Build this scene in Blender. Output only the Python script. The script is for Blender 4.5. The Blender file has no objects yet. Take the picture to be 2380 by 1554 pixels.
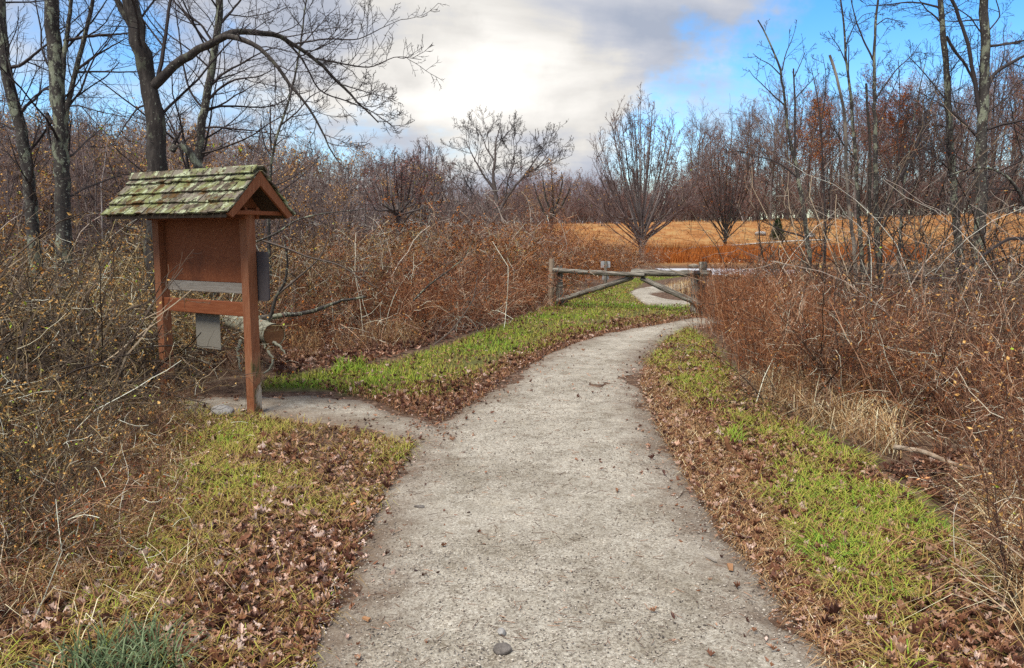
import bpy, math, random
import numpy as np

R = random.Random(11)
rng = np.random.default_rng(5)
SC = bpy.context.scene
COL = SC.collection
rad = math.radians

# ------------------------------------------------------------------ camera, sky, sun, exposure
F, CX, CY, PITCH, EYE = 1851.0, 1190.0, 777.0, rad(7.14), 1.60
cam_d = bpy.data.cameras.new('camera'); cam_d.lens = 28.0; cam_d.sensor_width = 36.0
cam_d.clip_start = 0.05; cam_d.clip_end = 3000
cam = bpy.data.objects.new('camera', cam_d); COL.objects.link(cam)
cam.location = (0, 0, EYE); cam.rotation_euler = (rad(90) - PITCH, 0, 0)
SC.camera = cam

SUN_EL, SUN_AZ = rad(60), rad(-140)          # azimuth measured from +Y (the way the camera looks) towards +X
world = bpy.data.worlds.new('World'); SC.world = world; world.use_nodes = True
SC.view_settings.view_transform = 'Standard'; SC.view_settings.look = 'None'
SC.view_settings.exposure = 1.30; SC.view_settings.gamma = 1.0
SC.view_settings.use_curve_mapping = False
SC.cycles.max_bounces = 5; SC.cycles.diffuse_bounces = 3; SC.cycles.glossy_bounces = 2
SC.cycles.transparent_max_bounces = 4; SC.cycles.caustics_reflective = False
SC.cycles.use_denoising = False


def view_dir(px, py):
    u, v = (px - CX) / F, (CY - py) / F
    cp, sp = math.cos(PITCH), math.sin(PITCH)
    return np.array([u, cp + v * sp, -sp + v * cp])


def build_sky():
    nt = world.node_tree; N = nt.nodes; L = nt.links
    N.clear()
    out = N.new('ShaderNodeOutputWorld'); bg = N.new('ShaderNodeBackground')
    bg.inputs['Strength'].default_value = 0.1
    sky = N.new('ShaderNodeTexSky'); sky.sky_type = 'NISHITA'; sky.sun_disc = False
    sky.sun_elevation = SUN_EL; sky.sun_rotation = SUN_AZ
    sky.air_density = 1.0; sky.dust_density = 0.6; sky.ozone_density = 2.5
    tc = N.new('ShaderNodeTexCoord')
    nrm = N.new('ShaderNodeVectorMath'); nrm.operation = 'NORMALIZE'; L.new(tc.outputs['Generated'], nrm.inputs[0])
    sep = N.new('ShaderNodeSeparateXYZ'); L.new(nrm.outputs[0], sep.inputs[0])

    def m(op, a, b=None, c=None):
        n = N.new('ShaderNodeMath'); n.operation = op
        for i, v in enumerate((a, b, c)):
            if v is None: continue
            if isinstance(v, (int, float)): n.inputs[i].default_value = v
            else: L.new(v, n.inputs[i])
        return n.outputs[0]
    den = m('ADD', m('MAXIMUM', sep.outputs['Z'], 0.0), 0.34)
    comb = N.new('ShaderNodeCombineXYZ')
    L.new(m('DIVIDE', sep.outputs['X'], den), comb.inputs[0]); L.new(m('DIVIDE', sep.outputs['Y'], den), comb.inputs[1])

    def noise(scale, detail, rough, off, stretch=(1, 1, 1)):
        mp = N.new('ShaderNodeMapping'); mp.inputs['Location'].default_value = off; mp.inputs['Scale'].default_value = stretch
        L.new(comb.outputs[0], mp.inputs['Vector'])
        n = N.new('ShaderNodeTexNoise'); n.inputs['Scale'].default_value = scale
        n.inputs['Detail'].default_value = detail; n.inputs['Roughness'].default_value = rough
        n.inputs['Distortion'].default_value = 0.25
        L.new(mp.outputs[0], n.inputs['Vector']); return n.outputs['Fac']

    wn = N.new('ShaderNodeTexNoise'); wn.inputs['Scale'].default_value = 5.5; wn.inputs['Detail'].default_value = 6; wn.inputs['Roughness'].default_value = .6
    L.new(nrm.outputs[0], wn.inputs['Vector'])
    w1 = N.new('ShaderNodeVectorMath'); w1.operation = 'SUBTRACT'; L.new(wn.outputs['Color'], w1.inputs[0]); w1.inputs[1].default_value = (.5, .5, .5)
    w2 = N.new('ShaderNodeVectorMath'); w2.operation = 'MULTIPLY'; L.new(w1.outputs[0], w2.inputs[0]); w2.inputs[1].default_value = (.42, .42, .30)
    w3 = N.new('ShaderNodeVectorMath'); w3.operation = 'ADD'; L.new(nrm.outputs[0], w3.inputs[0]); L.new(w2.outputs[0], w3.inputs[1])
    warp = N.new('ShaderNodeVectorMath'); warp.operation = 'NORMALIZE'; L.new(w3.outputs[0], warp.inputs[0])

    def patch(px, py, r0, r1, k):            # an opening (k<0) or a bank (k>0) of cloud, as an angle on the dome
        d = view_dir(px, py); d = d / np.linalg.norm(d)
        vd = N.new('ShaderNodeVectorMath'); vd.operation = 'DOT_PRODUCT'
        L.new(warp.outputs[0], vd.inputs[0]); vd.inputs[1].default_value = tuple(d)
        mr = N.new('ShaderNodeMapRange'); mr.interpolation_type = 'SMOOTHSTEP'
        L.new(vd.outputs['Value'], mr.inputs['Value'])
        mr.inputs['From Min'].default_value = math.cos(rad(r1)); mr.inputs['From Max'].default_value = math.cos(rad(r0))
        mr.inputs['To Min'].default_value = 0; mr.inputs['To Max'].default_value = k
        return mr.outputs['Result']
    cover = m('ADD', noise(2.2, 10, 0.60, (3.3, 1.7, 0), (0.75, 1.0, 1)), m('MULTIPLY', m('SUBTRACT', noise(5.0, 8, 0.65, (1.3, 4.7, 0), (0.5, 1.0, 1)), 0.5), 0.30))
    s = cover
    for p in ((2040, 120, 0, 20, -.40), (1800, 330, 0, 11, -.12), (2300, 40, 0, 12, -.10), (1650, 250, 0, 7, -.10), (60, 200, 0, 10, -.22), (300, 210, 0, 8, -.16), (640, 330, 0, 7, -.10), (1070, 420, 1, 6, -.18),
              (700, 300, 2, 8, -.12), (1150, 0, 4, 22, .30), (1400, 230, 2, 14, .16), (420, 320, 1, 5, .12),
              (1640, 60, 0, 9, .08), (2180, 240, 0, 7, .22), (800, 20, 0, 8, .12), (110, 60, 0, 8, .20), (560, 90, 0, 8, .14), (150, 330, 0, 8, .10), (1600, 330, 1, 6, -.06)):
        s = m('ADD', s, patch(*p))
    mr = N.new('ShaderNodeMapRange'); mr.interpolation_type = 'SMOOTHSTEP'
    L.new(s, mr.inputs['Value']); mr.inputs['From Min'].default_value = 0.22; mr.inputs['From Max'].default_value = 0.66
    mask = mr.outputs['Result']
    # cloud brightness: cream where thin and lit, blue-grey bellies
    shade = noise(2.6, 8, 0.52, (0.4, 5.1, 2), (0.7, 1.25, 1))
    shade = m('ADD', shade, patch(1130, 10, 1, 14, .20))
    shade = m('ADD', shade, patch(1360, 270, 1, 9, -.06))
    shade = m('ADD', shade, patch(1250, 170, 1, 5, -.05))
    shade = m('ADD', shade, patch(860, 30, 1, 6, -.10))
    cr = N.new('ShaderNodeValToRGB'); L.new(shade, cr.inputs['Fac'])
    e = cr.color_ramp.elements
    e[0].position = 0.32; e[0].color = (1.75, 1.95, 2.4, 1)
    e[1].position = 0.80; e[1].color = (4.7, 4.55, 4.3, 1)
    k = e.new(0.47); k.color = (2.4, 2.5, 2.8, 1)
    k = e.new(0.58); k.color = (3.3, 3.2, 3.05, 1)
    # the blue between the clouds
    hs = N.new('ShaderNodeHueSaturation'); hs.inputs['Saturation'].default_value = 1.42; hs.inputs['Value'].default_value = 1.0
    hs.inputs['Hue'].default_value = 0.503
    L.new(sky.outputs[0], hs.inputs['Color'])
    mix = N.new('ShaderNodeMixRGB'); L.new(mask, mix.inputs['Fac'])
    L.new(hs.outputs[0], mix.inputs['Color1']); L.new(cr.outputs[0], mix.inputs['Color2'])
    L.new(mix.outputs[0], bg.inputs['Color']); L.new(bg.outputs[0], out.inputs['Surface'])


build_sky()
sun_d = bpy.data.lights.new('sun', 'SUN'); sun_d.energy = 2.0; sun_d.angle = rad(28); sun_d.color = (1.0, 0.95, 0.87)
sun = bpy.data.objects.new('sun', sun_d); COL.objects.link(sun)
sun.rotation_euler = (rad(90) - SUN_EL, 0, math.pi - SUN_AZ)   # shines from the sun's azimuth towards the camera


# ------------------------------------------------------------------ picture <-> place
def P(px, py, d):
    """the point at forward distance d seen at (px, py) of the 2380-wide photograph"""
    v = view_dir(px, py); return np.array([0, 0, EYE]) + v * (d / v[1])


def _vn(x, y, s, seed):
    x = np.asarray(x, float) / s + seed * 17.3; y = np.asarray(y, float) / s - seed * 9.1
    xi, yi = np.floor(x).astype(np.int64), np.floor(y).astype(np.int64)
    fx, fy = x - xi, y - yi
    fx = fx * fx * (3 - 2 * fx); fy = fy * fy * (3 - 2 * fy)

    def hsh(a, b):
        n = (a * 374761393 + b * 668265263 + seed * 982451653) & 0x7fffffff
        n = ((n ^ (n >> 13)) * 1274126177) & 0x7fffffff
        return ((n ^ (n >> 16)) & 0xffff) / 65535.0
    return (hsh(xi, yi) * (1 - fx) + hsh(xi + 1, yi) * fx) * (1 - fy) + (hsh(xi, yi + 1) * (1 - fx) + hsh(xi + 1, yi + 1) * fx) * fy


def terrain(x, y, rough=True):
    x = np.asarray(x, float); y = np.asarray(y, float)
    z = np.interp(y, [-50, 38, 48, 58, 68, 80, 95, 140, 260, 500], [0, 0, .30, .80, 1.45, 2.30, 2.5, 2.7, 3.5, 6])
    z = z + np.clip((y - 45) / 35, 0, 1) * (0.030 * np.clip(x - 15, 0, 60) + 1.1 * (_vn(x, y, 17, 3) - .5) + .35 * (_vn(x, y, 5, 13) - .5))
    if rough:
        w = np.clip((y + 40) / 40, .3, 1)
        z = z + w * (0.05 * (_vn(x, y, 1.7, 1) - .5) + 0.022 * (_vn(x, y, .35, 2) - .5))
    return z


def G(px, py):
    """where the sight line through (px, py) first meets the ground"""
    v = view_dir(px, py); v = v / v[1]
    d = 1.0 * 1.006 ** np.arange(900)
    gap = EYE + v[2] * d - terrain(v[0] * d, d, False)
    k = int(np.argmax(gap < 0)) if (gap < 0).any() else int(np.argmin(gap))
    k = max(k, 1); a, b = gap[k - 1], gap[k]
    dd = d[k - 1] + (d[k] - d[k - 1]) * (a / (a - b) if a > 0 > b else 1.0)
    x, y = v[0] * dd, dd
    return np.array([x, y, float(terrain(x, y))])


def GP(pts): return np.array([G(*p)[:2] for p in pts])


def inside(poly, x, y):
    c = np.zeros(len(x), bool); n = len(poly)
    for i in range(n):
        x0, y0 = poly[i]; x1, y1 = poly[(i + 1) % n]
        cond = ((y0 > y) != (y1 > y)) & (x < (x1 - x0) * (y - y0) / (y1 - y0 + 1e-12) + x0)
        c ^= cond
    return c


def scatter(poly, n, pw=0.0):
    """n points in the polygon; pw > 0 crowds them towards the camera"""
    lo, hi = poly.min(0), poly.max(0); out = []
    got = 0
    while got < n:
        q = lo + (hi - lo) * rng.random((max(n * 3, 200), 2))
        k = inside(poly, q[:, 0], q[:, 1])
        if pw:
            k &= rng.random(len(q)) < (max(lo[1], 1.0) / np.maximum(q[:, 1], 1.0)) ** pw
        out.append(q[k]); got += int(k.sum())
    return np.concatenate(out)[:n]


# ------------------------------------------------------------------ meshes
class MB:
    def __init__(s): s.V, s.Q, s.T, s.A, s.QM, s.TM, s.n = [], [], [], [], [], [], 0

    def add(s, V, quads=None, tris=None, rnd=None, mat=0):
        V = np.asarray(V, float).reshape(-1, 3)
        s.V.append(V); s.A.append(np.full(len(V), .5) if rnd is None else np.broadcast_to(np.asarray(rnd, float), (len(V),)).copy())
        if quads is not None and len(quads):
            s.Q.append(np.asarray(quads, np.int64).reshape(-1, 4) + s.n); s.QM.append(np.full(len(s.Q[-1]), mat))
        if tris is not None and len(tris):
            s.T.append(np.asarray(tris, np.int64).reshape(-1, 3) + s.n); s.TM.append(np.full(len(s.T[-1]), mat))
        s.n += len(V)

    def tubes(s, Pts, Rad, k=3, rnd=None, mat=0, cap=False):
        """Pts (B,n,3), Rad (B,n): B tubes of k sides"""
        Pts = np.asarray(Pts, float); Rad = np.asarray(Rad, float)
        if Pts.ndim == 2: Pts, Rad = Pts[None], Rad[None]
        B, n = Pts.shape[:2]
        if B == 0: return
        t = np.gradient(Pts, axis=1); t /= np.linalg.norm(t, axis=2, keepdims=True) + 1e-9
        ax = t.mean(1); ref = np.where(np.abs(ax[:, 2:3]) < .75, np.array([[0, 0, 1.]]), np.array([[1., 0, 0]]))
        a = np.cross(t, ref[:, None, :]); a /= np.linalg.norm(a, axis=2, keepdims=True) + 1e-9
        b = np.cross(t, a)
        ang = np.arange(k) * 2 * math.pi / k
        V = Pts[:, :, None] + Rad[:, :, None, None] * (np.cos(ang)[None, None, :, None] * a[:, :, None] + np.sin(ang)[None, None, :, None] * b[:, :, None])
        i = np.arange(n - 1)[:, None] * k; j = np.arange(k)[None]; j2 = (j + 1) % k
        q = np.stack([i + j, i + j2, i + k + j2, i + k + j], -1).reshape(-1, 4)
        qa = (q[None] + (np.arange(B) * n * k)[:, None, None]).reshape(-1, 4)
        r = None
        if rnd is not None: r = np.repeat(np.broadcast_to(np.asarray(rnd, float), (B,)), n * k)
        tr = []
        if cap:
            for bb in range(B):
                for base, flip in ((bb * n * k, 1), (bb * n * k + (n - 1) * k, 0)):
                    for j_ in range(1, k - 1):
                        tr.append((base, base + j_ + 1, base + j_) if flip else (base, base + j_, base + j_ + 1))
        s.add(V, qa, tr, r, mat)

    def box(s, c, size, rz=0.0, rnd=.5, mat=0, bev=0.0):
        x, y, z = (v / 2 for v in size)
        v = np.array([[sx * x, sy * y, sz * z] for sz in (-1, 1) for sy in (-1, 1) for sx in (-1, 1)], float)
        ca, sa = math.cos(rz), math.sin(rz)
        v = np.stack([v[:, 0] * ca - v[:, 1] * sa, v[:, 0] * sa + v[:, 1] * ca, v[:, 2]], 1) + np.asarray(c, float)
        s.add(v, [(0, 2, 3, 1), (4, 5, 7, 6), (0, 1, 5, 4), (2, 6, 7, 3), (1, 3, 7, 5), (0, 4, 6, 2)], None, rnd, mat)

    def build(s, name, mats, parent=None, loc=None, smooth=False, me_only=False):
        me = bpy.data.meshes.new(name)
        V = np.concatenate(s.V)
        Q = np.concatenate(s.Q) if s.Q else np.zeros((0, 4), np.int64)
        T = np.concatenate(s.T) if s.T else np.zeros((0, 3), np.int64)
        M = np.concatenate((s.QM or [np.zeros(0, int)]) + (s.TM or [])).astype(np.int32)
        me.vertices.add(len(V)); me.vertices.foreach_set('co', V.astype(np.float32).ravel())
        lv = np.concatenate([Q.ravel(), T.ravel()]).astype(np.int32)
        me.loops.add(len(lv)); me.loops.foreach_set('vertex_index', lv)
        ls = np.concatenate([np.arange(len(Q)) * 4, len(Q) * 4 + np.arange(len(T)) * 3]).astype(np.int32)
        me.polygons.add(len(ls)); me.polygons.foreach_set('loop_start', ls)
        me.update(calc_edges=True)
        for m_ in (mats if isinstance(mats, (list, tuple)) else [mats]): me.materials.append(m_)
        me.polygons.foreach_set('material_index', M)
        me.polygons.foreach_set('use_smooth', np.full(len(ls), smooth))
        at = me.attributes.new('rnd', 'FLOAT', 'POINT'); at.data.foreach_set('value', np.concatenate(s.A).astype(np.float32))
        if me_only: return me
        return link(name, me, parent, loc)


def link(name, me, parent=None, loc=None):
    o = bpy.data.objects.new(name, me); COL.objects.link(o)
    if parent is not None: o.parent = parent
    if loc is not None: o.location = tuple(float(v) for v in loc)
    return o


def bevel(o, w=.006, seg=2):
    m = o.modifiers.new('bevel', 'BEVEL'); m.width = w; m.segments = seg; m.limit_method = 'ANGLE'
    return o


def empty(name, loc, rz=0.0):
    o = bpy.data.objects.new(name, None); COL.objects.link(o); o.location = tuple(float(v) for v in loc); o.rotation_euler = (0, 0, rz)
    o.empty_display_size = .1
    return o


def tag(o, label=None, cat=None, group=None, kind=None):
    if label: o['label'] = label
    if cat: o['category'] = cat
    if group: o['group'] = group
    if kind: o['kind'] = kind
    return o


def dup(o, loc, rz=0.0, sc=1.0, label=None, group=None, sz=None):
    c = o.copy(); COL.objects.link(c); c.location = tuple(float(v) for v in loc); c.rotation_euler = (0, 0, rz)
    c.scale = (sc, sc, sz or sc)
    if label: c['label'] = label
    if group: c['group'] = group
    for ch in o.children:
        d = ch.copy(); COL.objects.link(d); d.parent = c
    return c


# ------------------------------------------------------------------ materials
def mat(name, stops, rough=.85, nscale=0.0, namp=.25, stretch=(1, 1, 1), bump=0.0, bscale=None, patches=None, objrnd=0.0,
        spec=.2, detail=6, hsv=None, worldpos=False):
    """stops: ramp over attribute rnd (+ noise). patches: list of (scale, lo, hi, colour, stretch)"""
    gain, sat = GAIN.get(name, 1.0), SAT.get(name, 1.0)
    stops = [(p, tuple(min(max((sum(c) / 3 * (1 - sat) + v * sat) * gain, .004), .75) for v in c)) for p, c in stops]
    m = bpy.data.materials.new(name); m.use_nodes = True
    nt = m.node_tree; N, L = nt.nodes, nt.links
    b = N['Principled BSDF']; b.inputs['Roughness'].default_value = rough; b.inputs['Specular IOR Level'].default_value = spec
    at = N.new('ShaderNodeAttribute'); at.attribute_name = 'rnd'
    fac = at.outputs['Fac']
    if worldpos:
        ge = N.new('ShaderNodeNewGeometry'); pos = ge.outputs['Position']
    else:
        tc = N.new('ShaderNodeTexCoord'); pos = tc.outputs['Object']

    def noise(scale, st, det=detail, rg=.6):
        mp = N.new('ShaderNodeMapping'); mp.inputs['Scale'].default_value = st; L.new(pos, mp.inputs['Vector'])
        n = N.new('ShaderNodeTexNoise'); n.inputs['Scale'].default_value = scale; n.inputs['Detail'].default_value = det
        n.inputs['Roughness'].default_value = rg
        L.new(mp.outputs[0], n.inputs['Vector']); return n.outputs['Fac']

    def math_(op, a, b_):
        n = N.new('ShaderNodeMath'); n.operation = op
        for i, v in enumerate((a, b_)):
            if isinstance(v, (int, float)): n.inputs[i].default_value = v
            else: L.new(v, n.inputs[i])
        return n.outputs[0]
    if nscale:
        nf = noise(nscale, stretch)
        fac = math_('ADD', fac, math_('MULTIPLY', math_('SUBTRACT', nf, .5), namp * 2))
    if objrnd:
        oi = N.new('ShaderNodeObjectInfo')
        fac = math_('ADD', fac, math_('MULTIPLY', math_('SUBTRACT', oi.outputs['Random'], .5), objrnd * 2))
    cr = N.new('ShaderNodeValToRGB'); L.new(fac, cr.inputs['Fac'])
    els = cr.color_ramp.elements
    while len(els) < len(stops): els.new(.5)
    for e, (p, c) in zip(els, stops): e.position = p; e.color = (*c, 1)
    colr = cr.outputs[0]
    for ps in (patches or []):
        sc_, lo, hi, c = ps[:4]; st = ps[4] if len(ps) > 4 else (1, 1, 1)
        mr = N.new('ShaderNodeMapRange'); mr.interpolation_type = 'SMOOTHSTEP'; L.new(noise(sc_, st), mr.inputs['Value'])
        mr.inputs['From Min'].default_value = lo; mr.inputs['From Max'].default_value = hi
        mx = N.new('ShaderNodeMixRGB'); L.new(mr.outputs['Result'], mx.inputs['Fac']); L.new(colr, mx.inputs['Color1'])
        mx.inputs['Color2'].default_value = (*c, 1); colr = mx.outputs[0]
    L.new(colr, b.inputs['Base Color'])
    if bump:
        bp = N.new('ShaderNodeBump'); bp.inputs['Strength'].default_value = bump; bp.inputs['Distance'].default_value = .02
        L.new(noise(bscale or nscale, stretch), bp.inputs['Height']); L.new(bp.outputs[0], b.inputs['Normal'])
    return m


M = {}
SAT = dict(twig_brown=1.1, twig_red=1.05, twig_olive=1.25, twig_grey=1.15, leaf_tan=1.25, leaf_red=1.1, litter=1.2, grass=1.1, straw=1.15, far_twig=1.1)
GAIN = dict(kiosk_wood=.86, kiosk_rail=.9, kiosk_panel=1.0, twig_grey=1.9, twig_brown=2.2, twig_red=2.1, twig_olive=2.3, twig_dark=2.2, leaf_tan=1.7, leaf_red=1.12, leaf_maroon=1.5, litter=1.5, far_twig=1.75, far_trunk=1.45, straw=1.3, grass=1.0)
M['bark'] = mat('bark', [(0, (.016, .013, .012)), (.5, (.042, .034, .029)), (1, (.11, .092, .076))], nscale=22, namp=.75, stretch=(1, 1, .16), bump=.9, bscale=26,
                patches=[(7, .56, .66, (.10, .10, .07), (1, 1, .6)), (24, .61, .68, (.20, .20, .15))])
M['bark_lichen'] = mat('bark_lichen', [(0, (.02, .017, .016)), (.5, (.052, .044, .038)), (1, (.13, .11, .09))], nscale=18, namp=.6, stretch=(1, 1, .25), bump=.6, bscale=26,
                       patches=[(9, .52, .60, (.21, .22, .15), (1, 1, .5)), (30, .59, .65, (.36, .37, .28))])
M['dead_wood'] = mat('dead_wood', [(0, (.10, .085, .07)), (.5, (.24, .20, .155)), (1, (.40, .35, .28))], nscale=9, namp=.8, stretch=(1, 1, .12), patches=[(2.2, .45, .6, (.07, .058, .05))])
M['branch_wood'] = mat('branch_wood', [(0, (.08, .055, .035)), (.5, (.25, .18, .12)), (1, (.45, .36, .26))], nscale=16, namp=.9, bump=.5, bscale=30)
M['branch'] = mat('branch', [(0, (.03, .024, .024)), (.6, (.07, .055, .05)), (1, (.15, .125, .105))], nscale=6, namp=.15)
M['twig_grey'] = mat('twig_grey', [(0, (.02, .016, .014)), (.45, (.09, .072, .06)), (.85, (.26, .22, .18)), (1, (.42, .38, .32))], objrnd=.12)
M['twig_brown'] = mat('twig_brown', [(0, (.018, .010, .008)), (.35, (.068, .034, .021)), (.7, (.18, .10, .060)), (1, (.46, .36, .27))], objrnd=.12)
M['twig_red'] = mat('twig_red', [(0, (.028, .010, .006)), (.35, (.105, .040, .018)), (.75, (.23, .105, .05)), (1, (.42, .29, .19))], objrnd=.12)
M['twig_olive'] = mat('twig_olive', [(0, (.016, .012, .008)), (.4, (.065, .048, .028)), (.75, (.20, .155, .09)), (1, (.48, .41, .29))], objrnd=.1)
M['twig_dark'] = mat('twig_dark', [(0, (.012, .009, .008)), (.6, (.052, .036, .024)), (1, (.17, .13, .085))], objrnd=.1)
M['far_twig'] = mat('far_twig', [(0, (.05, .036, .034)), (.5, (.105, .075, .066)), (1, (.19, .145, .12))], objrnd=.2)
M['far_trunk'] = mat('far_trunk', [(0, (.045, .038, .036)), (.6, (.11, .09, .08)), (1, (.24, .21, .19))], nscale=1.2, namp=.4, objrnd=.2)
M['leaf_tan'] = mat('leaf_tan', [(0, (.06, .03, .014)), (.35, (.17, .085, .035)), (.7, (.28, .17, .075)), (.93, (.34, .23, .11)), (1, (.19, .24, .05))], objrnd=.08)
M['leaf_red'] = mat('leaf_red', [(0, (.05, .012, .007)), (.5, (.19, .05, .018)), (.85, (.32, .11, .03)), (1, (.42, .23, .08))], objrnd=.1)
M['leaf_maroon'] = mat('leaf_maroon', [(0, (.045, .016, .014)), (.5, (.12, .042, .032)), (1, (.23, .10, .07))])
M['leaf_rust'] = mat('leaf_rust', [(0, (.07, .022, .008)), (.5, (.24, .08, .02)), (1, (.40, .17, .05))])
M['leaf_green'] = mat('leaf_green', [(0, (.05, .09, .02)), (.6, (.13, .22, .05)), (1, (.30, .34, .08))])
M['needle'] = mat('needle', [(0, (.012, .02, .008)), (.6, (.03, .05, .016)), (1, (.06, .085, .03))])
M['litter'] = mat('litter', [(0, (.022, .010, .008)), (.25, (.07, .030, .020)), (.45, (.15, .072, .042)), (.62, (.24, .14, .09)), (.8, (.31, .215, .165)), (.95, (.44, .35, .30)), (1, (.42, .17, .05))], rough=.62, spec=.35)
M['grass'] = mat('grass', [(0, (.20, .115, .04)), (.22, (.34, .24, .09)), (.42, (.35, .32, .07)), (.7, (.23, .30, .04)), (1, (.13, .25, .035))], spec=.3)
M['grass_blue'] = mat('grass_blue', [(0, (.035, .05, .02)), (.6, (.09, .13, .05)), (1, (.22, .27, .14))], spec=.3)
M['straw'] = mat('straw', [(0, (.075, .034, .02)), (.35, (.19, .10, .05)), (.7, (.37, .25, .13)), (1, (.62, .52, .36))])
M['rust_grass'] = mat('rust_grass', [(0, (.20, .055, .014)), (.4, (.42, .14, .028)), (.7, (.44, .20, .06)), (1, (.46, .33, .15))])
M['orange_grass'] = mat('orange_grass', [(0, (.22, .06, .012)), (.5, (.46, .145, .028)), (1, (.56, .26, .07))])
M['seed'] = mat('seed', [(0, (.35, .28, .2)), (1, (.66, .6, .5))])
M['kiosk_wood'] = mat('kiosk_wood', [(0, (.15, .042, .017)), (.5, (.29, .10, .042)), (1, (.42, .20, .10))], nscale=9, namp=.55, stretch=(8, 8, .7), bump=.12, bscale=30,
                      patches=[(3.5, .60, .74, (.14, .055, .028))], rough=.7)
M['kiosk_post'] = mat('kiosk_post', [(0, (.12, .036, .014)), (.35, (.25, .095, .044)), (.55, (.31, .15, .08)), (.68, (.10, .085, .03)), (.82, (.24, .17, .11)), (1, (.46, .40, .31))], nscale=14, namp=.35, stretch=(8, 8, .7), bump=.12, bscale=30, rough=.7)
M['roof_wood'] = mat('roof_wood', [(0, (.05, .035, .025)), (1, (.13, .09, .06))], nscale=10, namp=.6, stretch=(1, 8, 8))
M['kiosk_rail'] = mat('kiosk_rail', [(0, (.13, .032, .012)), (.5, (.25, .078, .03)), (1, (.36, .15, .07))], nscale=9, namp=.55, stretch=(.7, 8, 8), bump=.12, bscale=30, rough=.7)
M['kiosk_panel'] = mat('kiosk_panel', [(0, (.10, .026, .010)), (.5, (.22, .068, .026)), (1, (.34, .14, .06))], nscale=60, namp=.5, rough=.75,
                       patches=[(2.2, .5, .75, (.12, .04, .018)), (40, .66, .72, (.4, .22, .12))])
M['grey_board'] = mat('grey_board', [(0, (.16, .13, .10)), (.5, (.30, .26, .21)), (1, (.44, .40, .34))], nscale=10, namp=.6, stretch=(.6, 6, 9), bump=.2, bscale=20)
M['grey_sheet'] = mat('grey_sheet', [(0, (.13, .115, .09)), (1, (.29, .265, .215))], nscale=90, namp=.5, patches=[(4, .5, .8, (.22, .20, .16))])
M['sign_back'] = mat('sign_back', [(0, (.05, .04, .04)), (1, (.105, .09, .088))], nscale=40, namp=.4)
M['shingle'] = mat('shingle', [(0, (.055, .042, .03)), (.5, (.15, .12, .085)), (1, (.28, .25, .2))], nscale=12, namp=.45, stretch=(4, .6, .6), bump=.5, bscale=60,
                   patches=[(3.0, .40, .55, (.36, .36, .20)), (10, .50, .60, (.44, .46, .31)), (4.0, .62, .70, (.14, .085, .02)), (38, .56, .66, (.10, .085, .05))])
M['log'] = mat('log', [(0, (.03, .026, .021)), (.5, (.16, .14, .11)), (1, (.42, .385, .31))], nscale=4, namp=1.3, stretch=(.8, 11, 11), bump=1.0, bscale=5)
M['peeled'] = mat('peeled', [(0, (.12, .085, .055)), (.5, (.30, .22, .15)), (1, (.50, .40, .29))], nscale=5, namp=.8, stretch=(1, 8, 8), bump=.6, bscale=7)
M['log_post'] = mat('log_post', [(0, (.07, .058, .045)), (.5, (.21, .175, .14)), (1, (.40, .35, .28))], nscale=6, namp=.8, stretch=(7, 7, .7), bump=.7, bscale=7)
M['log_bark'] = mat('log_bark', [(0, (.10, .095, .07)), (.5, (.26, .25, .18)), (1, (.46, .46, .36))], nscale=14, namp=.7, bump=.6, bscale=22, patches=[(20, .58, .66, (.08, .07, .05))])
M['endgrain'] = mat('endgrain', [(0, (.08, .035, .018)), (1, (.34, .16, .075))], nscale=9, namp=.6)
M['metal'] = mat('metal', [(0, (.02, .02, .022)), (1, (.05, .05, .055))], rough=.5, nscale=20)
M['sign_white'] = mat('sign_white', [(0, (.30, .30, .29)), (1, (.46, .46, .46))], nscale=8, namp=.4, rough=.5)
M['rock'] = mat('rock', [(0, (.16, .145, .13)), (.5, (.32, .30, .27)), (1, (.5, .48, .44))], nscale=6, namp=.9, bump=.8, bscale=9)
M['tan_rock'] = mat('tan_rock', [(0, (.12, .09, .06)), (.5, (.26, .21, .15)), (1, (.40, .34, .26))], nscale=6, namp=.9, bump=.8, bscale=9)
M['stone_dark'] = mat('stone_dark', [(0, (.05, .042, .036)), (1, (.24, .21, .18))], nscale=40, namp=.8, bump=.8, bscale=50)
M['chip'] = mat('chip', [(0, (.22, .10, .045)), (1, (.45, .25, .12))], nscale=30, namp=.5, stretch=(.3, 1, 1))
M['pebble'] = mat('pebble', [(0, (.05, .04, .034)), (.3, (.18, .145, .115)), (.7, (.38, .32, .25)), (1, (.58, .52, .43))])
M['road'] = mat('road', [(0, (.46, .46, .47)), (1, (.62, .62, .63))], nscale=3, namp=.4, worldpos=True)
M['concrete'] = mat('concrete', [(0, (.30, .27, .22)), (1, (.46, .42, .35))], nscale=2, namp=.5, worldpos=True)


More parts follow.
